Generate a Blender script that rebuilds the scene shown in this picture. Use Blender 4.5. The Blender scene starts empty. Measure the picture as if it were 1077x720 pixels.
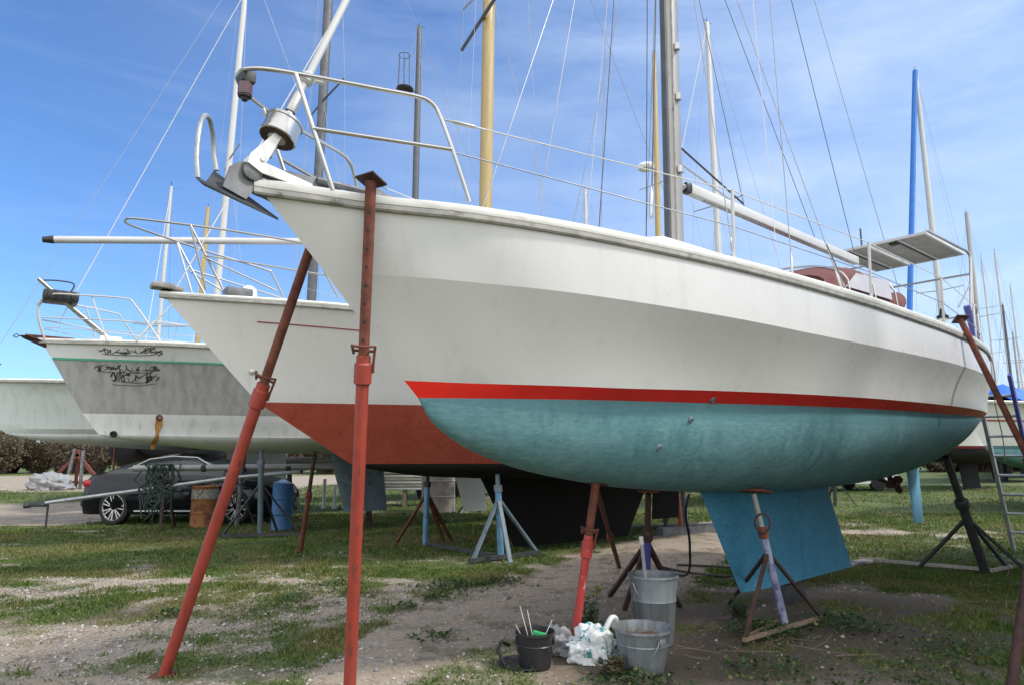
import bpy, bmesh, math, random
import numpy as np
from mathutils import Vector, Matrix, noise as mnoise
random.seed(7); RNG = np.random.default_rng(7)
PI = math.pi; R = math.radians
S = bpy.context.scene; COL = S.collection
def V(*a): return Vector(a)

# ------------------------------------------------------------------ mesh collecting
class MB:
    def __init__(s): s.v=[]; s.f=[]; s.m=[]
    def add(s, vs, fs, mi=0):
        o=len(s.v); s.v+= [tuple(p) for p in vs]
        for f in fs: s.f.append(tuple(i+o for i in f)); s.m.append(mi)
        return s
    def box(s, c, d, rot=None, mi=0, bev=0.0):
        c=Vector(c); hx,hy,hz=[x/2 for x in d]
        if bev<=0:
            vs=[Vector((x*hx,y*hy,z*hz)) for x in(-1,1) for y in(-1,1) for z in(-1,1)]
            fs=[(0,1,3,2),(4,6,7,5),(0,4,5,1),(2,3,7,6),(0,2,6,4),(1,5,7,3)]
        else:
            bm=bmesh.new(); bmesh.ops.create_cube(bm,size=1.0)
            for v in bm.verts: v.co=Vector((v.co.x*2*hx,v.co.y*2*hy,v.co.z*2*hz))
            bmesh.ops.bevel(bm,geom=list(bm.edges),offset=bev,segments=2,affect='EDGES',profile=.5)
            bm.verts.index_update()
            vs=[v.co.copy() for v in bm.verts]; fs=[[v.index for v in f.verts] for f in bm.faces]; bm.free()
        if rot is not None: vs=[rot@v for v in vs]
        return s.add([v+c for v in vs],fs,mi)
    def tube(s, pts, r, n=8, mi=0, closed=False, cap=True):
        P=[Vector(p) for p in pts]; k=len(P)
        rr=r if isinstance(r,(list,tuple)) else [r]*k
        T=[]
        for i in range(k):
            if closed: t=P[(i+1)%k]-P[i-1]
            else: t=P[min(i+1,k-1)]-P[max(i-1,0)]
            T.append(t.normalized() if t.length>1e-9 else V(0,0,1))
        u=T[0].orthogonal().normalized(); vs=[]
        for i in range(k):
            u=(u-T[i]*u.dot(T[i]))
            u=u.normalized() if u.length>1e-6 else T[i].orthogonal().normalized()
            w=T[i].cross(u)
            for j in range(n):
                a=2*PI*j/n; vs.append(P[i]+(u*math.cos(a)+w*math.sin(a))*rr[i])
        fs=[]
        for i in range(k if closed else k-1):
            for j in range(n):
                a=i*n+j; b=i*n+(j+1)%n; i2=(i+1)%k
                fs.append((a,b,i2*n+(j+1)%n,i2*n+j))
        if cap and not closed: fs+= [tuple(range(n))[::-1], tuple((k-1)*n+j for j in range(n))]
        return s.add(vs,fs,mi)
    def lathe(s, prof, c=(0,0,0), n=24, mi=0, rot=None, cap=False):
        vs=[];fs=[];c=Vector(c)
        for (r,z) in prof:
            for j in range(n):
                a=2*PI*j/n; p=V(r*math.cos(a),r*math.sin(a),z)
                vs.append((rot@p if rot is not None else p)+c)
        for i in range(len(prof)-1):
            for j in range(n):
                fs.append((i*n+j,i*n+(j+1)%n,(i+1)*n+(j+1)%n,(i+1)*n+j))
        if cap: fs+=[tuple(range(n))[::-1],tuple((len(prof)-1)*n+j for j in range(n))]
        return s.add(vs,fs,mi)
    def beam(s, a, b, w, h, mi=0, bev=0.0, up=(0,0,1)):
        a=Vector(a);b=Vector(b);t=(b-a);L=t.length;t.normalize();up=Vector(up)
        if abs(t.dot(up))>.98: up=V(1,0,0)
        y=up.cross(t).normalized();z=t.cross(y)
        M=Matrix((t,y,z)).transposed()
        return s.box((a+b)/2,(L,w,h),rot=M,mi=mi,bev=bev)
    def prism(s, poly, origin, ex, ey, ez, th, mi=0):
        o=Vector(origin);ex=Vector(ex);ey=Vector(ey);ez=Vector(ez);n=len(poly)
        vs=[o+ex*p[0]+ey*p[1]-ez*th/2 for p in poly]+[o+ex*p[0]+ey*p[1]+ez*th/2 for p in poly]
        fs=[tuple(range(n))[::-1],tuple(range(n,2*n))]+[(i,(i+1)%n,n+(i+1)%n,n+i) for i in range(n)]
        return s.add(vs,fs,mi)
    def build(s, name, mats, parent=None, smooth=35):
        me=bpy.data.meshes.new(name); me.from_pydata(s.v,[],s.f)
        if not isinstance(mats,(list,tuple)): mats=[mats]
        for m in mats: me.materials.append(m)
        if len(mats)>1: me.polygons.foreach_set('material_index',s.m)
        bm=bmesh.new(); bm.from_mesh(me); bmesh.ops.recalc_face_normals(bm,faces=bm.faces); bm.to_mesh(me); bm.free()
        if smooth:
            me.polygons.foreach_set('use_smooth',[True]*len(me.polygons)); me.set_sharp_from_angle(angle=R(smooth))
        o=bpy.data.objects.new(name,me); COL.objects.link(o)
        if parent is not None: o.parent=parent
        return o

def tag(o,label=None,cat=None,group=None,kind=None):
    if label: o['label']=label
    if cat: o['category']=cat
    if group: o['group']=group
    if kind: o['kind']=kind
    return o
def thing(name,label,cat,loc=(0,0,0),rz=0,group=None):
    o=bpy.data.objects.new(name,None); COL.objects.link(o); o.location=loc; o.rotation_euler=(0,0,rz); o.empty_display_size=.2
    return tag(o,label,cat,group)
def copy_tree(o,parent=None):
    c=o.copy(); COL.objects.link(c); c.parent=parent
    for ch in list(o.children): copy_tree(ch,c)
    return c
def arc(c,r,a0,a1,n,ex,ey):
    c=Vector(c);ex=Vector(ex);ey=Vector(ey)
    return [c+ex*(r*math.cos(a0+(a1-a0)*i/n))+ey*(r*math.sin(a0+(a1-a0)*i/n)) for i in range(n+1)]
def smooth_path(pts,n=8):
    P=[Vector(p) for p in pts]; out=[]
    for i in range(len(P)-1):
        p0=P[max(i-1,0)];p1=P[i];p2=P[i+1];p3=P[min(i+2,len(P)-1)]
        for k in range(n):
            t=k/n
            out.append(.5*((2*p1)+(-p0+p2)*t+(2*p0-5*p1+4*p2-p3)*t*t+(-p0+3*p1-3*p2+p3)*t**3))
    return out+[P[-1]]
def pchip(xs,ys,x):
    xs=np.array(xs,float);ys=np.array(ys,float);x=np.clip(np.asarray(x,float),xs[0],xs[-1])
    h=np.diff(xs);d=np.diff(ys)/h;m=np.zeros(len(xs));m[0]=d[0];m[-1]=d[-1]
    for i in range(1,len(xs)-1):
        if d[i-1]*d[i]>0:
            w1=2*h[i]+h[i-1];w2=h[i]+2*h[i-1];m[i]=(w1+w2)/(w1/d[i-1]+w2/d[i])
    i=np.clip(np.searchsorted(xs,x)-1,0,len(h)-1);t=(x-xs[i])/h[i]
    return (2*t**3-3*t**2+1)*ys[i]+(t**3-2*t**2+t)*h[i]*m[i]+(-2*t**3+3*t**2)*ys[i+1]+(t**3-t**2)*h[i]*m[i+1]

# ------------------------------------------------------------------ materials
def nm(name):
    m=bpy.data.materials.new(name); m.use_nodes=True; nt=m.node_tree; b=nt.nodes['Principled BSDF']; return m,nt,b
def N(nt,t,**k):
    n=nt.nodes.new(t)
    for a,v in k.items():
        if a in n.inputs: n.inputs[a].default_value=v
        else: setattr(n,a,v)
    return n
def noise(nt,scale=(1,1,1),sc=1.0,detail=5,rough=.55,dist=0.0,coord='Object'):
    tc=N(nt,'ShaderNodeTexCoord'); mp=N(nt,'ShaderNodeMapping'); mp.inputs['Scale'].default_value=scale
    nt.links.new(tc.outputs[coord],mp.inputs['Vector'])
    n=N(nt,'ShaderNodeTexNoise'); n.inputs['Scale'].default_value=sc; n.inputs['Detail'].default_value=detail
    n.inputs['Roughness'].default_value=rough; n.inputs['Distortion'].default_value=dist
    nt.links.new(mp.outputs[0],n.inputs['Vector']); return n.outputs['Fac']
def ramp(nt,fac,stops):
    r=N(nt,'ShaderNodeValToRGB'); e=r.color_ramp.elements
    while len(e)<len(stops): e.new(.5)
    for i,(p,c) in enumerate(stops):
        e[i].position=p; e[i].color=(c,c,c,1) if isinstance(c,(int,float)) else (*c,1)
    nt.links.new(fac,r.inputs[0]); return r.outputs[0]
def mix(nt,fac,a,b,mode='MIX'):
    m=N(nt,'ShaderNodeMix',data_type='RGBA',blend_type=mode)
    for sock,v in((m.inputs[0],fac),(m.inputs[6],a),(m.inputs[7],b)):
        if isinstance(v,(int,float)): sock.default_value=v
        elif isinstance(v,tuple): sock.default_value=(*v,1)
        else: nt.links.new(v,sock)
    return m.outputs[2]
def bump(nt,b,h,strength=.3,dist=.01):
    n=N(nt,'ShaderNodeBump'); n.inputs['Strength'].default_value=strength; n.inputs['Distance'].default_value=dist
    nt.links.new(h,n.inputs['Height']); nt.links.new(n.outputs[0],b.inputs['Normal'])
def paint(name,base,rough=.5,metal=0.0,var=.12,sc=6,scale=(1,1,1),wear=None,wear_at=(.6,.68),wsc=9,wscale=(1,1,1),bmp=0.0,streak=None,coat=0.0):
    m,nt,b=nm(name)
    n1=noise(nt,scale,sc)
    lo=tuple(c*(1-var) for c in base); hi=tuple(min(1,c*(1+var)) for c in base)
    c=ramp(nt,n1,[(.3,lo),(.7,hi)])
    if streak:
        s=ramp(nt,noise(nt,(9,9,.5),1.5,6),[(streak[1],0),(streak[2],1)])
        c=mix(nt,s,c,streak[0])
    rsock=None
    if wear:
        w=ramp(nt,noise(nt,wscale,wsc,8,.65),[(wear_at[0],0),(wear_at[1],1)])
        c=mix(nt,w,c,wear)
    nt.links.new(c,b.inputs['Base Color'])
    b.inputs['Metallic'].default_value=metal
    rr=ramp(nt,noise(nt,scale,sc*2.3),[(.3,max(.02,rough-.1)),(.7,min(1,rough+.12))]); nt.links.new(rr,b.inputs['Roughness'])
    if coat: b.inputs['Coat Weight'].default_value=coat; b.inputs['Coat Roughness'].default_value=.15
    if bmp: bump(nt,b,noise(nt,(1,1,1),60,4),bmp,.004)
    return m
def hull_topside(name,base,stain,s0=.55,s1=.75,rough=.34,stain2=None):
    m,nt,b=nm(name)
    c=ramp(nt,noise(nt,(1,1,1),1.3),[(.3,tuple(x*.95 for x in base)),(.7,base)])
    st=ramp(nt,noise(nt,(7,7,.35),1.2,7,.6),[(s0,0),(s1,1)])
    c=mix(nt,st,c,stain)
    sp=ramp(nt,noise(nt,(1,1,1),38,3,.5),[(.70,0),(.76,1)])
    c=mix(nt,mix(nt,.4,(0,0,0),sp),c,tuple(x*.75 for x in stain))
    if stain2:
        s2=ramp(nt,noise(nt,(5,5,1.6),2.1,9,.7),[(.6,0),(.72,.8)]); c=mix(nt,s2,c,stain2)
    nt.links.new(c,b.inputs['Base Color'])
    rr=ramp(nt,noise(nt,(1,1,1),4),[(.3,rough-.06),(.7,rough+.14)]); nt.links.new(rr,b.inputs['Roughness'])
    bump(nt,b,noise(nt,(1,1,1),2.2,2),.06,.02)
    return m
def antifoul(name,deep,pale,s=(.42,.66),rough=.7,streak=(2.2,2.2,7)):
    m,nt,b=nm(name)
    f=noise(nt,(3,3,9),5.5,10,.72,.2)
    md=tuple((a*.45+b_*.55) for a,b_ in zip(deep,pale)); lo_=tuple(a*.55+b_*.45 for a,b_ in zip(deep,md))
    c=ramp(nt,f,[(.28,lo_),(.5,md),(.72,tuple(a*.2+b_*.8 for a,b_ in zip(md,pale)))])
    big=ramp(nt,noise(nt,(1,1,1.5),.8,5),[(.40,0),(.75,.45)]); c=mix(nt,big,c,lo_)
    vs=ramp(nt,noise(nt,(8,8,.35),1.0,8,.6),[(.54,0),(.72,.5)]); c=mix(nt,vs,c,deep)
    v2=ramp(nt,noise(nt,(5,5,.3),1.7,6,.6),[(.60,0),(.70,.45)]); c=mix(nt,v2,c,pale)
    ch=ramp(nt,noise(nt,(1.6,1.6,2.2),1.6,10,.75,.6),[(.50,0),(.66,.55)]); c=mix(nt,ch,c,pale)
    sc=ramp(nt,noise(nt,(1.2,1.2,22),2.0,5,.6),[(.66,0),(.70,.5)]); c=mix(nt,sc,c,pale)
    sp=ramp(nt,noise(nt,(1,1,1),55,4,.6),[(.68,0),(.74,.5)]); c=mix(nt,sp,c,tuple(x*.5 for x in deep))
    nt.links.new(c,b.inputs['Base Color']); b.inputs['Roughness'].default_value=rough; b.inputs['Specular IOR Level'].default_value=.25
    bump(nt,b,f,.25,.006); return m
M={}
M['gel1']=hull_topside('aged white gelcoat',(.60,.60,.598),(.49,.49,.485),.56,.86,.28)
M['gel2']=hull_topside('matt white paint',(.70,.695,.67),(.58,.58,.56),.58,.8,.5)
M['grey3']=hull_topside('streaked grey paint',(.36,.36,.355),(.25,.25,.24),.42,.66,.55,(.24,.235,.22))
M['white3']=hull_topside('weathered white band',(.66,.67,.67),(.50,.51,.50),.5,.75,.5,(.42,.39,.34))
M['pale4']=hull_topside('chalky pale blue white',(.62,.65,.65),(.48,.50,.49),.5,.76,.55,(.36,.36,.34))
M['gelfar']=hull_topside('white hull paint',(.7,.7,.68),(.55,.55,.53),.55,.8,.45)
M['red']=paint('red boot stripe',(.80,.020,.014),.42,var=.14,sc=3)
M['green']=paint('green stripe',(.03,.25,.17),.5)
M['darkred']=paint('dark red pinstripe',(.25,.03,.04),.5)
M['teal']=antifoul('teal antifouling',(.035,.130,.155),(.19,.355,.385))
M['tealedge']=antifoul('darker teal band',(.06,.17,.20),(.13,.27,.30))
M['keelblue']=antifoul('blue keel antifouling',(.012,.105,.22),(.085,.30,.45),(.38,.72),.6,(1,1,.5))
M['rudblue']=paint('light blue rudder paint',(.16,.42,.62),.55,var=.15,wear=(.3,.5,.6),wear_at=(.62,.75))
M['redaf']=antifoul('rust red antifouling',(.24,.030,.018),(.40,.095,.060),(.35,.7),.75,(4,4,1))
M['black']=antifoul('black antifouling and painted shade',(.004,.004,.004),(.010,.010,.009),(.4,.7),.9)
M['cap']=paint('weathered white rail cap',(.66,.66,.62),.5,var=.08,wear=(.36,.35,.32),wear_at=(.58,.72),wsc=7,wscale=(1,1,5))
M['capdark']=paint('grubby rail strip',(.30,.29,.27),.6,var=.25,sc=14,wear=(.10,.09,.08),wear_at=(.6,.7))
M['deck']=paint('off white deck',(.62,.61,.57),.6)
def steel(name,base,rough,metal):
    m,nt,b=nm(name); c=ramp(nt,noise(nt,(1,1,1),3),[(.3,tuple(x*.86 for x in base)),(.7,base)]); nt.links.new(c,b.inputs['Base Color'])
    b.inputs['Metallic'].default_value=metal; b.inputs['Roughness'].default_value=rough; return m
M['inox']=steel('stainless tube',(.52,.515,.50),.28,.9)
M['inoxd']=steel('dull stainless tube',(.45,.445,.43),.36,.85)
M['alu']=paint('anodised alloy',(.30,.295,.28),.45,.25,.10,4,(1,1,.2),wear=(.22,.22,.22),wear_at=(.6,.75))
M['aluw']=paint('white painted alloy',(.46,.465,.46),.45,0,.05,2)
M['darkmast']=paint('dark grey painted mast',(.07,.075,.085),.5,.1,.2)
M['woodmast']=paint('varnished yellow wood',(.37,.275,.115),.45,0,.14,5,(6,6,.4),wear=(.28,.20,.10),wear_at=(.62,.75))
M['wood']=paint('old timber',(.22,.16,.11),.85,0,.3,6,(1,8,8),bmp=.3)
M['greywood']=paint('grey weathered timber',(.30,.28,.25),.85,0,.3,6,(1,8,8),bmp=.3)
M['wire']=paint('stay wire',(.30,.31,.33),.4,.6)
M['wired']=paint('dark stay wire',(.06,.06,.07),.5,.3)
M['rope']=paint('white rope',(.52,.51,.49),.8,0,.05,2)
M['dkrope']=paint('dark green rope',(.03,.05,.04),.85,0,.5,14)
M['plastic']=paint('white plastic',(.78,.78,.76),.4,0,.04)
M['blackp']=paint('black plastic',(.015,.015,.017),.45)
M['galv']=paint('galvanised steel',(.36,.38,.39),.5,.6,.22,9,wear=(.22,.22,.22),wear_at=(.58,.72))
M['galvd']=paint('dark galvanised steel',(.14,.145,.15),.55,.5,.35,7)
M['galvb']=paint('galvanised bucket metal',(.19,.215,.23),.5,.45,.16,7,(1,1,.5),wear=(.16,.14,.12),wear_at=(.60,.75),streak=((.09,.085,.08),.50,.72))
M['redlead']=paint('red oxide paint',(.29,.042,.027),.5,0,.16,7,(1,1,.6),wear=(.13,.035,.025),wear_at=(.54,.66),wsc=26,wscale=(1,1,.10),bmp=.15)
M['redworn']=paint('worn bright red paint',(.36,.040,.035),.5,0,.2,8,wear=(.45,.36,.32),wear_at=(.60,.66),wsc=26,wscale=(1,1,.35),bmp=.2)
M['rust']=paint('brown rust',(.14,.042,.026),.85,0,.4,12,wear=(.06,.03,.022),wear_at=(.5,.7),bmp=.4)
M['rustd']=paint('dark rusty steel',(.045,.022,.018),.8,0,.4,12,wear=(.10,.04,.028),wear_at=(.55,.7),bmp=.3)
M['bluest']=paint('light blue steel paint',(.11,.24,.38),.55,0,.2,6,wear=(.10,.06,.05),wear_at=(.56,.66),wsc=11)
M['bluegr']=paint('blue grey steel paint',(.13,.18,.22),.6,0,.2,6,wear=(.09,.05,.04),wear_at=(.56,.68))
M['lilac']=paint('scuffed lilac white paint',(.25,.27,.38),.55,0,.15,6,wear=(.08,.09,.20),wear_at=(.46,.60),wsc=18,wscale=(1,1,.6))
M['purple']=paint('violet blue paint',(.07,.07,.26),.5,0,.2,8,wear=(.25,.25,.33),wear_at=(.62,.7))
M['darkst']=paint('dark grey steel',(.045,.048,.052),.6,.2,.3,8,wear=(.10,.06,.045),wear_at=(.62,.72))
M['orange']=paint('orange red tube',(.45,.09,.03),.5)
M['maroon']=paint('maroon canvas',(.125,.042,.038),.9,0,.18,5,bmp=.25)
M['vinyl']=paint('cloudy window vinyl',(.42,.40,.40),.3,0,.1,4)
M['bluecl']=paint('blue sail cover',(.03,.15,.48),.8,0,.12,6,bmp=.2)
M['bluetp']=paint('bright blue tarpaulin',(.03,.14,.55),.55,0,.15,4,bmp=.3)
M['solar']=paint('solar panel back sheet',(.27,.265,.25),.6,0,.16,8)
M['solarf']=paint('solar cells',(.01,.015,.04),.15,0)
M['tyre']=paint('rubber',(.012,.012,.012),.85)
M['carpaint']=paint('black blue car paint',(.004,.005,.009),.12,0,.1,4); M['carpaint'].node_tree.nodes['Principled BSDF'].inputs['Specular IOR Level'].default_value=.35
M['glass']=paint('dark car glass',(.02,.028,.03),.06,0,.1)
M['rim']=paint('silver alloy',(.50,.50,.51),.35,.15)
M['tail']=paint('red tail lamp',(.35,.01,.015),.15)
M['barrel']=paint('rusty oil drum',(.30,.13,.045),.8,0,.25,5,wear=(.16,.055,.028),wear_at=(.48,.6),wsc=5,bmp=.3)
M['drumlab']=paint('faded drum band',(.32,.30,.26),.8,0,.3,18,wear=(.06,.06,.06),wear_at=(.56,.6),wsc=22,wscale=(1,1,.8))
M['drumblue']=paint('blue plastic drum',(.035,.13,.30),.5,0,.2,4,wear=(.2,.17,.15),wear_at=(.62,.7))
M['bag']=paint('white woven sack',(.55,.58,.58),.75,0,.12,6,wear=(.03,.22,.24),wear_at=(.585,.60),wsc=15,bmp=.25)
M['tarpgrey']=paint('pale grey sheet',(.24,.25,.26),.8,0,.2,5,bmp=.4)
M['dirt']=paint('dry plant litter',(.12,.07,.045),.95,0,.5,30,bmp=.8)
M['hose']=paint('black hose',(.012,.012,.013),.5)
M['brick']=paint('rough block',(.28,.25,.22),.9,0,.25,9,bmp=.5)
M['gold']=paint('rust run',(.38,.20,.05),.8,0,.3,9,(3,3,.6))
M['ink']=paint('black ink paint',(.02,.02,.022),.6)
def leafmat(name,a,b_):
    m,nt,b=nm(name)
    c=ramp(nt,noise(nt,(1,1,1),2.5,3),[(.25,a),(.75,b_)])
    c2=ramp(nt,noise(nt,(1,1,1),90,1),[(.3,.55),(.7,1.25)]); c=mix(nt,1.0,c,c2,'MULTIPLY')
    nt.links.new(c,b.inputs['Base Color']); b.inputs['Roughness'].default_value=.65
    tr=nt.nodes.new('ShaderNodeBsdfTranslucent'); nt.links.new(c,tr.inputs['Color'])
    ms=nt.nodes.new('ShaderNodeMixShader'); ms.inputs[0].default_value=.25
    nt.links.new(b.outputs[0],ms.inputs[1]); nt.links.new(tr.outputs[0],ms.inputs[2])
    nt.links.new(ms.outputs[0],nt.nodes['Material Output'].inputs['Surface']); return m
M['grassg']=leafmat('grass green',(.038,.095,.010),(.130,.188,.022))
M['grassy']=leafmat('grass yellow',(.15,.15,.04),(.22,.20,.065))
M['grassd']=leafmat('grass dry',(.20,.16,.09),(.30,.25,.15))
M['weed']=leafmat('weed leaves',(.025,.06,.015),(.06,.11,.03))
M['scrub']=leafmat('scrub twigs',(.07,.05,.035),(.17,.125,.09))
M['scrubg']=leafmat('scrub leaves',(.07,.058,.03),(.15,.115,.062))

# ------------------------------------------------------------------ camera, light, sky
cam=bpy.data.cameras.new('camera'); co=bpy.data.objects.new('camera',cam); COL.objects.link(co)
co.location=(0,0,1.4); co.rotation_euler=(PI/2+math.atan(118/718),0,0)
cam.sensor_fit='HORIZONTAL'; cam.sensor_width=36; cam.lens=36*718/1077; cam.clip_end=3000; cam.clip_start=.05
S.camera=co
EL=R(46); AZ=R(-12)
sd=V(math.cos(EL)*math.cos(AZ),math.cos(EL)*math.sin(AZ),math.sin(EL))
sun=bpy.data.lights.new('sun','SUN'); sun.energy=2.3; sun.angle=R(7.0); sun.color=(1,.945,.87)
so=bpy.data.objects.new('sun',sun); COL.objects.link(so); so.rotation_euler=sd.to_track_quat('Z','Y').to_euler()
W=bpy.data.worlds.new('World'); S.world=W; W.use_nodes=True; nt=W.node_tree
bg=nt.nodes['Background']
sky=N(nt,'ShaderNodeTexSky',sky_type='NISHITA'); sky.sun_disc=False; sky.sun_elevation=EL; sky.sun_rotation=PI/2-AZ
sky.air_density=1.0; sky.dust_density=.6; sky.ozone_density=2.0; sky.altitude=0
tc=N(nt,'ShaderNodeTexCoord')
def cloud(scale,sc,rot,det,lo,hi,dist=.4,ro=.6):
    mp=N(nt,'ShaderNodeMapping'); mp.inputs['Scale'].default_value=scale; mp.inputs['Rotation'].default_value=rot
    nt.links.new(tc.outputs['Generated'],mp.inputs['Vector'])
    n=N(nt,'ShaderNodeTexNoise'); n.inputs['Scale'].default_value=sc; n.inputs['Detail'].default_value=det; n.inputs['Roughness'].default_value=ro; n.inputs['Distortion'].default_value=dist
    nt.links.new(mp.outputs[0],n.inputs['Vector']); return ramp(nt,n.outputs['Fac'],[(lo,0),(hi,1)])
sep=N(nt,'ShaderNodeSeparateXYZ'); nt.links.new(tc.outputs['Generated'],sep.inputs[0])
def mr(sock,a,b,c,d):
    m=N(nt,'ShaderNodeMapRange',interpolation_type='SMOOTHSTEP')
    for i,v in enumerate((a,b,c,d)): m.inputs[i+1].default_value=v
    nt.links.new(sock,m.inputs[0]); return m.outputs[0]
def mul(a,b,op='MULTIPLY'):
    m=N(nt,'ShaderNodeMath',operation=op)
    for i,v in enumerate((a,b)):
        if isinstance(v,(int,float)): m.inputs[i].default_value=v
        else: nt.links.new(v,m.inputs[i])
    return m.outputs[0]
veil=cloud((1,1,2.2),1.5,(0,0,0),6,.36,.72)
streaks=cloud((1.0,1.0,4.0),2.2,(.2,.55,.3),9,.30,.90,.8,.58)
wisps=cloud((1.0,1.0,9.0),3.2,(.15,-.35,.1),10,.50,.80,.6,.66)
side=mr(sep.outputs['X'],-.62,.45,.06,1.0)
cl=mul(mul(veil,.50),mul(streaks,.60),'ADD'); cl=mul(cl,side)
cl=mul(cl,mul(wisps,.10),'ADD')
low=mul(mr(sep.outputs['Z'],.0,.40,.42,0.0),mr(sep.outputs['X'],-.5,.5,.25,1.0))
cl=mul(cl,low,'ADD'); cl=mul(cl,.92,'MINIMUM')
tint=mix(nt,1.0,sky.outputs[0],(.58,.87,1.22),'MULTIPLY')
sk=mix(nt,cl,tint,(4.4,5.3,6.6))
back=mul(mr(sep.outputs['Y'],.12,-.30,0,1.0),mul(mul(veil,.45),.55,'ADD'))  # unseen bright cloud added behind the camera as white fill light
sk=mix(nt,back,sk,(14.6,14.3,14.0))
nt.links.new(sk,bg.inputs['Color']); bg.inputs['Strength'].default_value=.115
S.view_settings.view_transform='Standard'; S.view_settings.look='None'; S.view_settings.exposure=0.60; S.view_settings.gamma=1
S.render.engine='CYCLES'; S.cycles.max_bounces=6; S.cycles.transparent_max_bounces=6
try: S.cycles.use_denoising=True
except Exception: pass

# ------------------------------------------------------------------ ground
_L=RNG.random((256,256))
def vnoise(x,y):
    xi=np.floor(x).astype(int);yi=np.floor(y).astype(int);fx=x-xi;fy=y-yi
    fx=fx*fx*(3-2*fx);fy=fy*fy*(3-2*fy)
    g=lambda i,j:_L[i%256,j%256]
    return (g(xi,yi)*(1-fx)+g(xi+1,yi)*fx)*(1-fy)+(g(xi,yi+1)*(1-fx)+g(xi+1,yi+1)*fx)*fy
def fbm(x,y,f,o=4):
    s=0;a=.5
    for i in range(o): s=s+a*vnoise(x*f+17.3*i,y*f+9.1*i);f*=2.1;a*=.5
    return s/(1-.5**o)
def sst(x,a,b):
    t=np.clip((x-a)/(b-a),0,1);return t*t*(3-2*t)
TRACK=[(4.6,14.2,.9),(3.7,12.8,.9),(2.8,11.4,.95),(2.0,9.9,1.0),(1.25,8.6,1.0),(.55,7.3,.95),(-.25,6.3,.72),(-.72,5.5,.45),(-.95,4.7,.28),(-.95,3.6,.2)]
def track_d(x,y):
    best=np.full(np.shape(x),9.0)
    for (x0,y0,w0),(x1,y1,w1) in zip(TRACK[:-1],TRACK[1:]):
        dx,dy=x1-x0,y1-y0;t=np.clip(((x-x0)*dx+(y-y0)*dy)/(dx*dx+dy*dy),0,1)
        d=np.hypot(x-x0-t*dx,y-y0-t*dy)/(w0+(w1-w0)*t);best=np.minimum(best,d)
    return best
def blob(x,y,cx,cy,rx,ry): return np.exp(-(((x-cx)/rx)**2+((y-cy)/ry)**2))
def grass_cover(x,y):
    n=fbm(x,y,.9,4);n2=fbm(x+50,y-30,3.2,3)
    g=.53+1.15*(n-.5)+1.05*(n2-.5)
    n3=fbm(x-11,y+7,10.,3)
    g=g+.42*(n3-.5)+.10+.25*sst(y,6.5,9.5)
    td=track_d(x,y)+.5*(n2-.5)
    g=g*(.02+.98*sst(td,.75,1.25))
    g=g-.62*blob(x,y,-3.1,4.6,1.9,1.1)-.30*blob(x,y,-2.4,6.2,1.7,1.0)-.5*blob(x,y,-5.6,7.2,1.5,.5)-.75*blob(x,y,-3.9,8.0,1.3,.22)
    g=g-.6*blob(x,y,2.1,6.0,1.4,1.0)-.55*blob(x,y,1.0,4.9,.9,.7)-.3*blob(x,y,3.6,7.2,1.0,.8)-.3*blob(x,y,3.0,5.6,.6,.25)
    g=g-.9*blob(x,y,6.4,12.9,1.1,.5)-.6*blob(x,y,7.6,12.2,.8,.25)-.35*blob(x,y,-.9,9.7,1.0,.35)
    road=sst(-x+.25*(y-15)*0,8.3,9.6)*(np.where(y>14,1,0)*sst(y,13.7,14.6)*(1-sst(y,19.5,22))+sst(y,26,29)*(1-sst(y,44,49)))
    g=g-1.2*road
    return np.clip(g,0,1)
def dirtiness(x,y):   # brown loam rather than pale gravel
    return np.clip(.9*blob(x,y,2.4,6.1,2.0,1.5)+.8*blob(x,y,1.0,5.0,1.0,.8)+.6*blob(x,y,4,5.5,2,2)+1.1*blob(x,y,-3.55,6.35,1.0,.28)+.9*blob(x,y,-5.2,5.9,1.0,.25)+.7*blob(x,y,-4.6,9.3,.6,.3),0,1)
def hz(x,y): return .035*(fbm(x,y,.7,3)-.5)+.018*(fbm(x+9,y+4,4.0,2)-.5)
xs=np.concatenate([-np.geomspace(900,9.2,34),np.arange(-9,10.01,.085),np.geomspace(10.3,900,34)])
ys=np.concatenate([-np.geomspace(300,.6,16),np.arange(.0,17,.085),np.geomspace(17.3,1500,46)])
X,Y=np.meshgrid(xs,ys)
Z=hz(X,Y)*np.clip(1-(np.hypot(X,Y)-40)/60,0,1)
nx,ny=len(xs),len(ys)
me=bpy.data.meshes.new('ground'); idx=np.arange(nx*ny).reshape(ny,nx)
F=np.stack([idx[:-1,:-1],idx[:-1,1:],idx[1:,1:],idx[1:,:-1]],-1).reshape(-1,4)
me.vertices.add(nx*ny); me.vertices.foreach_set('co',np.stack([X,Y,Z],-1).ravel())
me.loops.add(F.size); me.loops.foreach_set('vertex_index',F.ravel()); me.polygons.add(len(F)); me.polygons.foreach_set('loop_start',np.arange(len(F))*4)
me.update(); me.validate()
me.polygons.foreach_set('use_smooth',np.ones(len(F),bool))
for nmx,fn in(('cover',grass_cover),('loam',dirtiness)):
    a=me.attributes.new(nmx,'FLOAT','POINT'); a.data.foreach_set('value',fn(X,Y).ravel())
m,nt,b=nm('trodden gravel and turf')
at=N(nt,'ShaderNodeAttribute',attribute_name='cover'); al=N(nt,'ShaderNodeAttribute',attribute_name='loam')
gr=noise(nt,(1,1,1),60,6,.7); grb=noise(nt,(1,1,1),4.5,5,.6); gl=noise(nt,(1,1,1),1.1,6,.6)
vor=N(nt,'ShaderNodeTexVoronoi'); vor.inputs['Scale'].default_value=42
tc2=N(nt,'ShaderNodeTexCoord'); nt.links.new(tc2.outputs['Object'],vor.inputs['Vector'])
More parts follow.
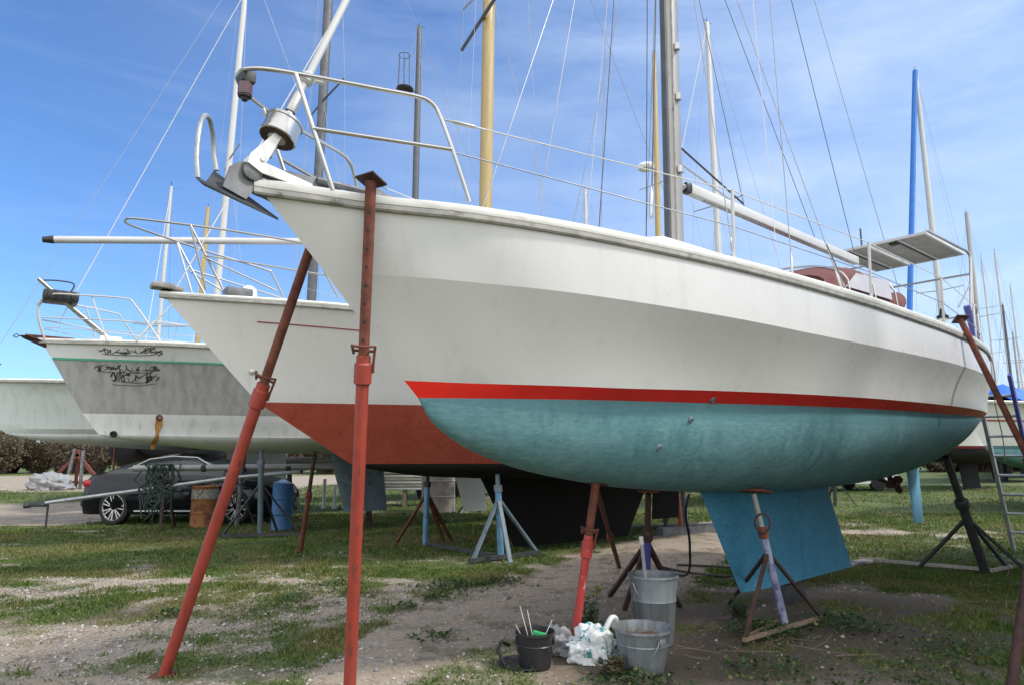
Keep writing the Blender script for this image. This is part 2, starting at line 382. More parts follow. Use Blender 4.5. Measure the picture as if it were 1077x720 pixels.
stone=ramp(nt,vor.outputs['Color'],[(.2,(.21,.178,.135)),(.8,(.44,.385,.31))])
sand=ramp(nt,gr,[(.3,(.25,.195,.138)),(.7,(.44,.36,.268))])
gravel=mix(nt,ramp(nt,grb,[(.42,0),(.62,1)]),sand,stone)
loam=ramp(nt,gr,[(.3,(.035,.026,.02)),(.7,(.13,.10,.075))])
soil=mix(nt,al.outputs['Fac'],gravel,loam)
moss=ramp(nt,noise(nt,(1,1,1),2.6,9,.72),[(.50,0),(.62,.75)])
soil=mix(nt,moss,soil,mix(nt,ramp(nt,gr,[(.4,0),(.6,1)]),(.06,.055,.028),(.11,.105,.05)))
turf=ramp(nt,gl,[(.28,(.045,.078,.014)),(.5,(.085,.13,.022)),(.72,(.16,.175,.04))])
turf=mix(nt,ramp(nt,gr,[(.35,.55),(.65,0)]),turf,(.045,.042,.02))
mm=N(nt,'ShaderNodeMath',operation='ADD'); nt.links.new(at.outputs['Fac'],mm.inputs[0])
m2=N(nt,'ShaderNodeMath',operation='MULTIPLY_ADD'); nt.links.new(noise(nt,(1,1,1),14,7,.7),m2.inputs[0]); m2.inputs[1].default_value=1.0; m2.inputs[2].default_value=-.5
nt.links.new(m2.outputs[0],mm.inputs[1])
fac=ramp(nt,mm.outputs[0],[(.26,0),(.66,1)])
nt.links.new(mix(nt,fac,soil,turf),b.inputs['Base Color']); b.inputs['Roughness'].default_value=.95
bump(nt,b,gr,.7,.02)
me.materials.append(m)
g=bpy.data.objects.new('ground',me); COL.objects.link(g); tag(g,'trodden boatyard ground of pale gravel, sandy track and short grass','ground',kind='structure')

def scatter_tris(name,label,cat,pos,nb,mats,maker):
    vs,fs,mi=maker(pos); me=bpy.data.meshes.new(name)
    me.vertices.add(len(vs)); me.vertices.foreach_set('co',vs.astype(np.float32).ravel())
    k=fs.shape[1]; me.loops.add(fs.size); me.loops.foreach_set('vertex_index',fs.astype(np.int32).ravel()); me.polygons.add(len(fs)); me.polygons.foreach_set('loop_start',(np.arange(len(fs))*k).astype(np.int32))
    for q in mats: me.materials.append(q)
    me.polygons.foreach_set('material_index',mi.astype(np.int32)); me.update(); me.validate()
    o=bpy.data.objects.new(name,me); COL.objects.link(o); return tag(o,label,cat,kind='stuff')
def sample(n,x0,x1,y0,y1,prob):
    x=RNG.uniform(x0,x1,n);y=RNG.uniform(y0,y1,n)
    ok=(np.abs(x)<.82*y+.6)&(RNG.random(n)<prob(x,y));return x[ok],y[ok]
def blades(pos):
    x,y,sc=pos;n=len(x);h=RNG.uniform(.012,.042,n)*sc*np.clip(.35+grass_cover(x,y),.4,1.1)*(1+.9*(RNG.random(n)<.06));w=RNG.uniform(.0022,.0045,n)*(1+y*.11);a=RNG.uniform(0,2*PI,n);l=RNG.uniform(.2,1.1,n)*h;b=RNG.uniform(0,2*PI,n)
    z=hz(x,y)-.004
    p0=np.stack([x-w*np.cos(a),y-w*np.sin(a),z],-1);p1=np.stack([x+w*np.cos(a),y+w*np.sin(a),z],-1)
    m0=np.stack([x+.35*l*np.cos(b)-.7*w*np.cos(a),y+.35*l*np.sin(b)-.7*w*np.sin(a),z+.6*h],-1);m1=m0+np.stack([1.4*w*np.cos(a),1.4*w*np.sin(a),0*x],-1)
    t=np.stack([x+l*np.cos(b),y+l*np.sin(b),z+h],-1)
    vs=np.stack([p0,p1,m1,m0,t],1).reshape(-1,3);o=np.arange(n)*5
    fs=np.concatenate([np.stack([o,o+1,o+2],-1),np.stack([o,o+2,o+3],-1),np.stack([o+3,o+2,o+4],-1)])
    tone=.5+1.5*(fbm(x+3,y+8,1.1,4)-.5)+RNG.normal(0,.15,n)
    mi=np.where(tone>.60,1,0);mi=np.where(RNG.random(n)<.06,2,mi);return vs,fs,np.concatenate([mi,mi,mi])
P_=lambda x,y:np.clip((grass_cover(x,y)-.16)*1.5,0,1)
x1,y1=sample(380000,-7.6,7.6,3.2,9,P_);x2,y2=sample(260000,-14.5,14.5,9,17,P_);x3,y3=sample(70000,-26,26,17,32,P_)
xx=np.concatenate([x1,x2,x3]);yy=np.concatenate([y1,y2,y3]);sc=np.concatenate([.8+0*x1,1.0+0*x2,1.5+0*x3])*np.clip(.1+1.9*fbm(xx+31,yy,1.3,4),.35,2.0)
scatter_tris('grass','short patchy grass with dry and yellow blades over the yard','grass',(xx,yy,sc),5,[M['grassg'],M['grassy'],M['grassd']],blades)
OCT=np.array([(1,0,0),(0,1,0),(-1,0,0),(0,-1,0),(0,0,1),(0,0,-1)],float)
OF=np.array([(0,1,4),(1,2,4),(2,3,4),(3,0,4),(1,0,5),(2,1,5),(3,2,5),(0,3,5)])
def stones(pos):
    x,y,sc=pos;n=len(x);r=RNG.gamma(1.6,.0042,n).clip(.003,.028)*sc
    d=OCT[None]*(r[:,None,None]*RNG.uniform(.6,1.3,(n,6,1)));d[:,:,2]*=.6
    a=RNG.uniform(0,2*PI,n);ca,sa=np.cos(a)[:,None],np.sin(a)[:,None]
    dx=d[:,:,0]*ca-d[:,:,1]*sa;dy=d[:,:,0]*sa+d[:,:,1]*ca
    vs=np.stack([dx+x[:,None],dy+y[:,None],d[:,:,2]+(hz(x,y)+r*.2)[:,None]],-1).reshape(-1,3)
    fs=(OF[None]+(np.arange(n)*6)[:,None,None]).reshape(-1,3);mi=np.repeat(RNG.choice(3,n,p=[.5,.33,.17]),8);return vs,fs,mi
ps=lambda x,y:np.clip((.75-grass_cover(x,y))*1.4,0.02,1)*np.where(track_d(x,y)<.9,.3,1)*(1-.95*np.clip(1.5*dirtiness(x,y),0,1))
sx,sy=sample(75000,-5.5,5.5,3.2,9.5,ps);sx2,sy2=sample(6000,-11,10,9.5,17,ps)
SM=[paint('pale limestone chips',(.38,.36,.33),.9,0,.3,40),paint('tan stones',(.30,.26,.21),.9,0,.3,40),paint('grey stones',(.20,.19,.18),.9,0,.3,40)]
scatter_tris('gravel','loose pale gravel chips strewn over bare ground','gravel',(np.concatenate([sx,sx2]),np.concatenate([sy,sy2]),np.concatenate([1+0*sx,1.5+0*sx2])),6,SM,stones)
# low broad-leaved weeds
def leaves(pos):
    x,y,z,s=pos;n=len(x);a=RNG.uniform(0,2*PI,n);t=RNG.uniform(.1,.9,n)
    ux,uy=np.cos(a),np.sin(a);L=RNG.uniform(.014,.036,n)*s
    f=np.stack([ux*np.cos(t),uy*np.cos(t),np.sin(t)],-1)*L[:,None];w=np.stack([-uy,ux,0*x],-1)*(L*.42)[:,None]
    c=np.stack([x,y,z],-1);vs=np.stack([c,c+f*.5+w,c+f*1.1,c+f*.5-w],1).reshape(-1,3);o=np.arange(n)*4
    return vs,np.stack([o,o+1,o+2,o+3],-1),np.where(RNG.random(n)<.12,1,0)
wx,wy,wz,wsz=[],[],[],[]
for (cx,cy,r,k,h) in [(2.0,5.75,.32,700,.10),(2.75,5.95,.35,600,.10),(-.55,7.6,.35,500,.06),(-.15,7.95,.3,350,.05),(-.75,7.0,.14,160,.05),(3.6,9.6,.6,600,.1),(-1.9,7.6,.4,350,.06),(-2.1,6.9,.3,250,.05),(1.7,4.75,.4,400,.06),(3.2,5.2,.5,500,.06),(.75,4.55,.25,400,.07),(-1.0,6.6,.16,120,.05),(-3.0,6.3,.2,200,.05),(-.6,5.55,.2,120,.04),(2.5,4.6,.5,400,.06)]:
    q=RNG.normal(0,1,(k,2))*r*.5;wx.append(cx+q[:,0]);wy.append(cy+q[:,1]);wz.append(RNG.uniform(.005,h,k)*np.exp(-(q**2).sum(1)/(r*r))+hz(wx[-1],wy[-1]));wsz.append(RNG.uniform(.7,1.5,k))
wx,wy,wz,wsz=map(np.concatenate,(wx,wy,wz,wsz))
scatter_tris('weeds','dark green broad leaved weeds in low clumps on bare soil','weeds',(wx,wy,wz,wsz),4,[M['weed'],M['grassy']],leaves)

# ------------------------------------------------------------------ boats
def make_hull(sp):
    """sp: rows [(x0,x1,[(x,b)],[(x,z)])] from sheer down to lower waterline, centre [(x,z)], subs between rows, mats per band"""
    ns=sp.get('ns',56); s=np.linspace(0,1,ns)**1.35
    rows=[]
    for (x0,x1,bp,zp) in sp['rows']:
        x=x0+(x1-x0)*s; b=pchip(*zip(*bp),x); b[0]=0; z=pchip(*zip(*zp),x); rows.append(np.stack([x,b,z],-1))
    grid=[];band=[]
    for i in range(len(rows)-1):
        k=sp['subs'][i]
        for j in range(k):
            t=j/k; r=rows[i]*(1-t)+rows[i+1]*t
            cv=sp.get('curve',[0]*9)[i]; r[:,1]+=cv*4*t*(1-t)*np.minimum(1,rows[i][:,1]*2); r[0,1]=0
            grid.append(r); band.append(i)
    w=rows[-1]; cx=w[:,0]; cz=np.minimum(pchip(*zip(*sp['centre']),cx),w[:,2]); nb=sp.get('nb',14)
    pw=sp.get('pw',.85); pz=sp.get('pz',1.0)
    for j in range(nb+1):
        a=PI/2*j/nb; r=w.copy(); r[:,1]=w[:,1]*np.cos(a)**pw if j<nb else 0; r[:,2]=w[:,2]+(cz-w[:,2])*np.sin(a)**pz
        grid.append(r); band.append(len(rows)-1+(0 if j<sp.get('edge',0) else 1))
    G=np.array(grid); nr=len(G); return G,band
def hull_mesh(G,band,mats,name,parent,sharp_row=None):
    nr,ns,_=G.shape; mb=MB()
    for sgn in(-1,1):
        vs=[(p[0],sgn*p[1],p[2]) for r in G for p in r]; base=len(mb.v); mb.v+=vs
        for i in range(nr-1):
            for j in range(ns-1):
                q=(i*ns+j,i*ns+j+1,(i+1)*ns+j+1,(i+1)*ns+j)
                mb.f.append(tuple(base+k for k in q)); mb.m.append(band[i])
        if sgn==-1: first=base
    second=base
    for i in range(nr-1):
        a=first+i*ns+ns-1;b=first+(i+1)*ns+ns-1;c=second+(i+1)*ns+ns-1;d=second+i*ns+ns-1
        mb.f.append((a,b,c,d)); mb.m.append(band[i])
    me=bpy.data.meshes.new(name); me.from_pydata(mb.v,[],mb.f)
    for q in mats: me.materials.append(q)
    me.polygons.foreach_set('material_index',mb.m)
    bm=bmesh.new(); bm.from_mesh(me); bmesh.ops.remove_doubles(bm,verts=bm.verts,dist=.0008); bmesh.ops.recalc_face_normals(bm,faces=bm.faces); bm.to_mesh(me); bm.free()
    me.polygons.foreach_set('use_smooth',[True]*len(me.polygons)); me.set_sharp_from_angle(angle=R(16))
    if sharp_row is not None:
        key=lambda q:(round(q[0],3),round(abs(q[1]),3),round(q[2],3)); ks={key(q) for q in G[sharp_row]}
        on=[key(v.co) in ks for v in me.vertices]
        for e in me.edges:
            if on[e.vertices[0]] and on[e.vertices[1]]: e.use_edge_sharp=True
    o=bpy.data.objects.new(name,me); COL.objects.link(o); o.parent=parent; return o
class Surf:
    def __init__(s,G): s.G=G
    def y(s,x,z):   # half breadth of the hull at x, z
        zz=[];yy=[]
        for r in s.G:
            if x<r[0,0]: continue
            zz.append(np.interp(x,r[:,0],r[:,2]));yy.append(np.interp(x,r[:,0],r[:,1]))
        o=np.argsort(zz);return float(np.interp(z,np.array(zz)[o],np.array(yy)[o]))
    def zb(s,x,y):  # underside height at x, half breadth y
        zz=[];yy=[]
        for r in s.G:
            if x<r[0,0]: continue
            zz.append(np.interp(x,r[:,0],r[:,2]));yy.append(np.interp(x,r[:,0],r[:,1]))
        zz=np.array(zz);yy=np.array(yy);k=int(np.argmax(yy));return float(np.interp(abs(y),yy[k:][::-1],zz[k:][::-1]))
    def sheer(s,x,inset=0):
        r=s.G[0];return np.interp(x,r[:,0],r[:,1])-inset,np.interp(x,r[:,0],r[:,2])
def foil(mb,root,tip,n=18,mi=0,lean=0):
    """root/tip: (x_le,x_te,z,half thickness)"""
    t=np.linspace(0,1,n); prof=[]
    sh=lambda u:2.6*(.2969*np.sqrt(u)-.126*u-.3516*u**2+.2843*u**3-.1015*u**4)
    vs=[];
    for (a,b,z,h) in(root,tip):
        up=[(a+(b-a)*u,h*sh(u)*1.9,z) for u in t]; dn=[(a+(b-a)*u,-h*sh(u)*1.9,z) for u in t[1:-1][::-1]]
        vs+=up+dn
    k=2*n-2
    mb.add(vs,[(i,(i+1)%k,k+(i+1)%k,k+i) for i in range(k)]+[tuple(range(k)),tuple(range(k,2*k))],mi)
def rail_and_deck(G,root,capm,stripm,deckm,h=.055,w=.06,camber=.07):
    r=G[0]; cap=MB(); st=MB()
    for sg in(-1,1):
        pts=[Vector((p[0],sg*p[1],p[2])) for p in r]
        pts[0]=pts[0]+V(-.03,0,0)
        n=len(pts);vs=[];vs2=[]
        for i,p in enumerate(pts):
            t=(pts[min(i+1,n-1)]-pts[max(i-1,0)]).normalized(); o=V(0,0,1).cross(t).normalized()
            if o.y*sg<0: o=-o
            if i==0: o=(o+V(-1,0,0)*.6).normalized()
            for (a,z) in((-.045,.012),(.022,.012),(.028,.03),(.024,h),(.010,h+.012),(-.035,h+.012),(-.045,h)): vs.append(p+o*a+V(0,0,z))
            for (a,z) in((-.01,-.028),(.016,-.028),(.024,-.018),(.024,.008),(.014,.0115),(-.01,.0115)): vs2.append(p+o*a+V(0,0,z))
        for buf,vv,k in((cap,vs,7),(st,vs2,6)):
            fs=[(i*k+j,i*k+(j+1)%k,(i+1)*k+(j+1)%k,(i+1)*k+j) for i in range(n-1) for j in range(k)]+[tuple(range(k)),tuple((n-1)*k+j for j in range(k))]
            buf.add(vv,fs)
    # transom top
    p=r[-1]
    cap.beam((p[0],-p[1],p[2]+.035),(p[0],p[1],p[2]+.035),.06,.06)
    cap.build('toe_rail',capm,root); st.build('rubbing_strake',stripm,root)
    d=MB(); k=7;vs=[];n=len(r)
    for p in r:
        for j in range(k):
            u=-1+2*j/(k-1);vs.append((p[0],u*max(p[1]-.01,0),p[2]+.004+camber*(1-u*u)*min(1,p[1])))
    d.add(vs,[(i*k+j,i*k+j+1,(i+1)*k+j+1,(i+1)*k+j) for i in range(n-1) for j in range(k-1)]); d.build('deck',deckm,root)
def coachroof(root,S_,x0,x1,zf,h,wfrac,mat,dark=None):
    mb=MB();k=9;st=[];n=14
    for i in range(n):
        x=x0+(x1-x0)*i/(n-1);b,z=S_.sheer(x);b*=wfrac;hh=h*min(1,(i+.15)/3.0)
        prof=[(-b,z+.0),(-b*.93,z+hh*.8),(-b*.8,z+hh),(-b*.4,z+hh+.05),(0,z+hh+.06)]
        prof+= [(-a,c) for a,c in prof[:-1][::-1]]
        st+= [(x,a,c) for a,c in prof]
    mb.add(st,[(i*k+j,i*k+j+1,(i+1)*k+j+1,(i+1)*k+j) for i in range(n-1) for j in range(k-1)]+[tuple(range(k)),tuple((n-1)*k+j for j in range(k))])
    o=mb.build('coachroof',mat,root)
    if dark:
        for sg in(-1,1):
            for a in(.3,.55,.8):
                x=x0+(x1-x0)*a;b,z=S_.sheer(x);MB().box((x,sg*b*wfrac*.975,z+h*.45),(.42,.03,.12),bev=.01).build('cabin_window',dark,o)
    return o
def wire(name,pts,r,mat,parent,n=5): return MB().tube(pts,r,n).build(name,mat,parent)
def mast_part(root,foot,head,a,b,mat,name='mast',tracks=None):
    """oval spar from foot to head; a fore-aft half size, b athwart half size"""
    f=Vector(foot);h=Vector(head);t=(h-f).normalized();ex=(V(1,0,0)-t*t.x).normalized();ey=t.cross(ex)
    mb=MB();k=20;vs=[]
    for q,sc in((f,1),(f+(h-f)*.7,1),(h,.75)):
        for j in range(k):
            an=2*PI*j/k;c,s_=math.cos(an),math.sin(an)
            vs.append(q+ex*(a*sc*math.copysign(abs(c)**.8,c))+ey*(b*sc*math.copysign(abs(s_)**.8,s_)))
    fs=[(i*k+j,i*k+(j+1)%k,(i+1)*k+(j+1)%k,(i+1)*k+j) for i in range(2) for j in range(k)]+[tuple(range(k)),tuple(2*k+j for j in range(k))]
    mb.add(vs,fs)
    o=mb.build(name,mat,root)
    return o,(f,t,ex,ey)
def place_root(label,bow,az,cat='sailboat',group=None,name='sailboat'): return thing(name,label,cat,(bow[0],bow[1],0),R(az),group)

# ---- boat 1, the foreground yacht
B1=(-1.34,3.47); AZ1=40
def w1(x,y,z=0.0):
    a=R(AZ1);return V(B1[0]+x*math.cos(a)-y*math.sin(a),B1[1]+x*math.sin(a)+y*math.cos(a),z)
zsh=[(x,2.79-.42*x/9.1+.25*(x/9.1)**2) for x in np.linspace(-.1,9.2,14)]
sp1=dict(ns=72,rows=[
 (0,9.12,[(0,0),(.12,.06),(.5,.22),(1,.49),(1.5,.68),(2,.82),(3,1.02),(4,1.13),(5,1.185),(6,1.19),(7,1.15),(8,1.04),(9.12,.80)],zsh),
 (.37,9.08,[(.37,0),(.6,.13),(.9,.33),(1.2,.485),(1.5,.63),(2,.80),(3,1.03),(4,1.145),(5,1.20),(6,1.215),(7,1.17),(8,1.05),(9.1,.80)],[(.3,2.42),(1.2,2.378),(2,2.345),(3,2.31),(4,2.285),(5,2.28),(6,2.285),(7,2.29),(9.2,2.30)]),
 (.91,8.98,[(.91,0),(1.2,.16),(1.5,.34),(2,.55),(3,.78),(4,.97),(5,1.06),(6,1.08),(7,1.045),(8,.94),(9,.74)],[(.9,1.838),(1.5,1.826),(2,1.825),(3,1.846),(4,1.861),(5,1.875),(6,1.886),(7,1.8975),(8,1.91),(9,1.925)]),
 (1.01,8.93,[(1.01,0),(1.2,.10),(1.5,.245),(2,.44),(3,.68),(4,.87),(5,.965),(6,.985),(7,.955),(8,.87),(8.93,.70)],[(1,1.74),(1.5,1.745),(2,1.752),(3,1.765),(4,1.78),(5,1.795),(6,1.81),(7,1.825),(8,1.84),(9,1.855)])],
 subs=[3,6,2],curve=[0,-.018,0],nb=18,pw=.72,pz=.95,edge=2,
 centre=[(1.01,1.74),(1.1,1.62),(1.2,1.545),(1.44,1.43),(1.58,1.385),(1.9,1.30),(2.43,1.21),(2.85,1.155),(3.63,1.10),(4.5,1.07),(5.5,1.08),(6.5,1.13),(7.3,1.22),(8,1.38),(8.5,1.56),(8.95,1.78)])
G1,band1=make_hull(sp1); S1=Surf(G1)
b1=place_root('white yacht with bright red waterline stripe, teal bottom and blue fin keel, nearest',B1,AZ1)
hull1=hull_mesh(G1,band1,[M['gel1'],M['gel1'],M['red'],M['tealedge'],M['teal']],'hull',b1,sharp_row=3)
rail_and_deck(G1,b1,M['cap'],M['capdark'],M['deck'],h=.05)
coachroof(b1,S1,1.9,5.6,0,.30,.68,M['deck'],M['glass'])
mb=MB(); foil(mb,(3.78,6.22,1.17,.24),(3.87,6.13,1.04,.125),40);foil(mb,(3.87,6.13,1.04,.125),(4.37,6.56,.21,.115),40); mb.build('keel',M['keelblue'],b1)
mb=MB(); foil(mb,(8.22,8.66,1.52,.05),(8.36,8.66,.56,.042)); mb.build('rudder',M['rudblue'],b1)
mb=MB(); mb.tube([(7.2,0,1.16),(7.75,0,1.06),(7.9,0,1.04)],.022); mb.tube([(7.75,0,1.06),(7.7,0,1.3)],.03); rot=Matrix.Rotation(R(90),3,'Y')
shaft=mb.build('propeller_shaft',M['rustd'],b1)
mb=MB(); mb.lathe([(.0,-.06),(.045,-.05),(.05,.05),(0,.08)],(7.86,0,1.045),14,rot=rot)
for k in range(3):
    a=2*PI*k/3; mb.prism([(0,-.02),(.06,-.05),(.10,-.04),(.12,.0),(.10,.04),(.06,.05),(0,.02)],(7.86,0,1.045),(0.25,math.cos(a),math.sin(a)),(.5,-math.sin(a),math.cos(a)),(1,0,0),.012)
mb.build('propeller',M['rustd'],shaft)
# through-hull fittings on the near bottom
for (x,z) in((3.02,1.79),(2.85,1.64),(2.62,1.45)):
    y=-S1.y(x,z); d=V(.12,-1,-.55).normalized(); q=d.to_track_quat('Z','Y').to_matrix()
    f=MB().lathe([(.025,-.01),(.025,.006),(.018,.010),(.013,.010),(.013,.002)],(x,y,z),16,rot=q).build('through_hull_fitting',M['bluegr'],b1)
    MB().lathe([(.0,.004),(.013,.004)],(x,y,z),12,rot=q).build('drain_hole',M['ink'],f)
# mast, boom and rig
mast1,(f1,t1,ex1,ey1)=mast_part(b1,(3.61,0,2.98),(3.84,0,12.6),.095,.068,M['alu'])
def on1(z): return f1+t1*((z-f1.z)/t1.z)
mb=MB()
mb.beam(on1(3.0)+ex1*.104,on1(12.3)+ex1*.104,.022,.022); mb.beam(on1(3.0)-ex1*.100-ey1*.012,on1(12.3)-ex1*.100-ey1*.012,.05,.028); mb.build('sail_track',M['darkmast'],mast1)  # sail track on the aft face, dark strip along the forward face
mb=MB(); mb.beam(on1(3.2)-ex1*.05-ey1*.066,on1(12.0)-ex1*.05-ey1*.066,.016,.012); mb.build('cable_conduit',M['capdark'],mast1)
for dz,rr in((3.9,.02),(4.6,.02),(5.1,.02)):
    MB().lathe([(.03,-.03),(.03,.03)],on1(dz)-ey1*.08,10,cap=True).build('halyard_winch',M['inoxd'],mast1)
spr=[]
for sg in(-1,1):
    a=on1(8.0); e=a+V(.15,sg*.85,.12); spr.append(e)
    MB().tube([a,e],[.03,.02],8).build('spreader',M['alu'],mast1)
bo=MB(); bo.beam((3.86,0,3.80),(7.3,0,3.755),.08,.098,bev=.014); boom=bo.build('boom',M['aluw'],b1)
mb=MB(); mb.beam((3.79,0,3.80),(3.885,0,3.80),.086,.104,bev=.026); mb.build('end_cap',M['blackp'],boom)
mb=MB(); mb.tube([(3.72,0,3.80),(3.80,0,3.80)],.03); mb.build('gooseneck',M['inoxd'],boom)
mb=MB(); mb.beam((4.1,0,3.742),(7.1,0,3.702),.02,.012); mb.build('sail_groove',M['capdark'],boom)
wire('boom_vang',[on1(4.15)+V(.1,-.03,0),(4.75,-.02,3.87)],.010,M['wired'],boom); wire('boom_vang',[on1(4.05)+V(.1,.03,0),(4.65,.02,3.87)],.010,M['aluw'],boom)
H1=on1(12.5)
wire('topping_lift',[H1,(7.28,0,3.82)],.0045,M['wired'],b1)
def tb(parent,p,d,L=.22,r=.010):
    p=Vector(p);d=Vector(d).normalized(); MB().tube([p,p+d*L*.15,p+d*L*.2,p+d*L*.8,p+d*L*.85,p+d*L],[.006,.006,r,r,.006,.006],8).build('turnbuckle',M['inox'],parent)
for sg in(-1,1):
    for (xx,top,mid,m_) in((3.72,H1,True,'wire'),(3.05,on1(7.9),False,'wire'),(4.45,on1(7.9),False,'wire')):
        b,z=S1.sheer(xx,.10); c=V(xx,sg*b,z+.06)
        p=[c,spr[0 if sg<0 else 1],top] if mid else [c,top]
        w_=wire('shroud',p,.0042,M[m_],b1); tb(w_,c,p[1]-c)
wire('backstay',[H1,(9.0,0,2.75)],.0045,M['wire'],b1)
wire('babystay',[on1(7.6)-ex1*.06,(3.30,.0,3.34)],.0055,M['wired'],b1); tb(b1.children[-1],(3.30,0,3.34),(0.07,0,1),.35,.016)
wire('halyard',[on1(12.3)-ex1*.1,(3.42,.15,3.3)],.004,M['wired'],b1)
wire('halyard',[on1(11)-ex1*.1,(2.4,.55,2.95)],.004,M['wire'],b1)
wire('flag_halyard',[spr[1]+V(0,-.2,0),(3.4,.95,2.9)],.003,M['rope'],b1)
wire('flag_halyard',[spr[0]+V(0,.2,0),(3.55,-.98,2.85)],.003,M['rope'],b1)
for q_ in(4.9,6.4): wire('lazy_jack',[on1(7.4),(q_,.05,3.83)],.0035,M['wired'],b1)
wire('halyard',[on1(12.2)-ex1*.1,(3.0,.35,3.1)],.0045,M['wired'],b1)
wire('halyard',[on1(9)-ex1*.1,(1.6,.25,2.95)],.004,M['wire'],b1)
# forestay with furling gear
fs0=V(.045,0,3.05);fdir=(V(.443,0,4.126)-V(.062,0,3.086)).normalized();fs1=fs0+fdir*((12.2-fs0.z)/fdir.z)
fst=wire('forestay',[fs0+fdir*.30,fs1],.021,M['aluw'],b1,12)
MB().tube([fs0-fdir*.06,fs0+fdir*.36],.022,10).build('furler_shaft',M['inox'],fst)
q=fdir.to_track_quat('Z','Y').to_matrix()
MB().lathe([(.02,-.005),(.098,0),(.104,.006),(.104,.02),(.098,.022),(.098,.105),(.104,.107),(.104,.122),(.06,.135),(.03,.15)],fs0+fdir*.06,28,rot=q).build('furler_drum',M['inox'],fst)
MB().lathe([(.0,0),(.094,-.002)],fs0+fdir*.058,24,rot=q).build('drum_base',M['rustd'],fst)
MB().lathe([(.028,0),(.032,.02),(.032,.12),(.026,.14)],fs0+fdir*.25,14,rot=q).build('furler_sleeve',M['inoxd'],fst)
MB().lathe([(.024,0),(.040,.015),(.040,.06),(.024,.08)],fs0+fdir*.46,14,rot=q).build('foil_collar',M['aluw'],fst)
mb=MB(); mb.tube([fs0+fdir*.48+V(.03,-.05,0),fs0+fdir*.5+V(.07,-.05,-.01)],.022); mb.build('shackle',M['rope'],fst)
# stem head plate, roller and anchor chain
mb=MB(); pl=[(-.02,0),(.24,-.05),(.245,-.085),(-.04,-.06),(-.115,-.02),(-.105,.03),(.02,.19),(.06,.185)]
for sg in(-1,1): mb.prism([(p[0]+.02,p[1]+2.93) for p in pl],(0,sg*.045,0),(1,0,0),(0,0,1),(0,1,0),.012)
stem=mb.build('stem_fitting',M['plastic'],b1,smooth=20)
MB().lathe([(.03,-.04),(.05,-.035),(.03,0),(.05,.035),(.03,.04)],(-.06,0,2.875),16,rot=Matrix.Rotation(R(90),3,'X'),cap=True).build('bow_roller',M['galvd'],stem)
MB().lathe([(.013,-.06),(.013,.06)],(-.02,0,2.945),10,rot=Matrix.Rotation(R(90),3,'X'),cap=True).build('roller_pin',M['inoxd'],stem)
MB().lathe([(.0,-.03),(.055,-.03),(.055,.03),(0,.03)],(.62,-.12,2.86),12,rot=Matrix.Rotation(R(90),3,'X')).build('deck_fairlead',M['galvd'],b1)
# pulpit of two rails and legs
tr=.0125
def prail(sg):
    mb=MB()
    mb.tube(smooth_path([(-.155,0,3.41),(-.145,sg*.06,3.41),(-.07,sg*.15,3.40),(.1,sg*.25,3.385),(.42,sg*.38,3.375),(.66,sg*.47,3.37),(.74,sg*.50,3.345),(.79,sg*.52,3.27),(.87,sg*.55,3.05),(.96,sg*.57,2.80)],6),tr,10)
    mb.tube([(.06,sg*.235,3.385),(.30,sg*.23,2.80)],tr,10)
    mb.tube([(.17,sg*.235,3.11),(.86,sg*.548,3.085)],tr*.9,10)
    return mb
pul=MB()
for sg in(-1,1):
    q_=prail(sg); pul.add(q_.v,q_.f)
pulp=pul.build('pulpit',M['inox'],b1)
mb=MB(); mb.box((-.12,-.02,3.385),(.075,.075,.06),bev=.006); mb.build('lamp_bracket',M['darkst'],pulp)
lamp=MB().lathe([(.0,-.075),(.014,-.07),(.02,-.055),(.034,-.05),(.036,.035),(.036,.04),(0,.04)],(-.125,-.02,3.325),16).build('navigation_lamp',M['blackp'],b1)
MB().lathe([(.0375,-.04),(.0375,.025)],(-.125,-.02,3.325),16).build('lamp_lens',paint('smoky lens',(.10,.05,.06),.15),lamp)
# stanchions and lifelines, near side and far side
for sg in(-1,1):
    st=[]
    for x,h in((2.985,.56),(4.83,.55),(6.55,.55)):
        b,z=S1.sheer(x,.06); a=V(x,sg*b,z+.03); e=a+V(0,sg*.02,h); st.append((a,e))
        p=MB().tube([a,e],.0125,8).build('stanchion',M['aluw'],b1); MB().lathe([(.03,0),(.022,.03),(.015,.09)],a,10).build('stanchion_socket',M['inoxd'],p)
    b,z=S1.sheer(8.3,.08); pz=V(8.3,sg*b,z+.58)
    for k,f in((0,1.0),(1,.52)):
        s0=V(.80,sg*.52,3.26) if k==0 else V(.87,sg*.55,3.07)
        L=[s0]+[a.lerp(e,f*.985) for a,e in st]+[V(pz.x,pz.y,z+.58*f)]
        w_=wire('lifeline',L,.0042,M['wire'] if k else M['rope'],b1)
        if k==0: d=(L[1]-L[0]).normalized(); MB().tube([s0,s0+d*.06,s0+d*.07,s0+d*.2,s0+d*.21,s0+d*.28],[.006,.006,.011,.011,.006,.005],8).build('turnbuckle',M['inoxd'],w_)
# inner bracing wire from stanchion 4.83
b,z=S1.sheer(4.2,.06); wire('stanchion_brace',[(4.5,-b-.0,z+.03),(4.15,-b,z+.42)],.008,M['inox'],b1)
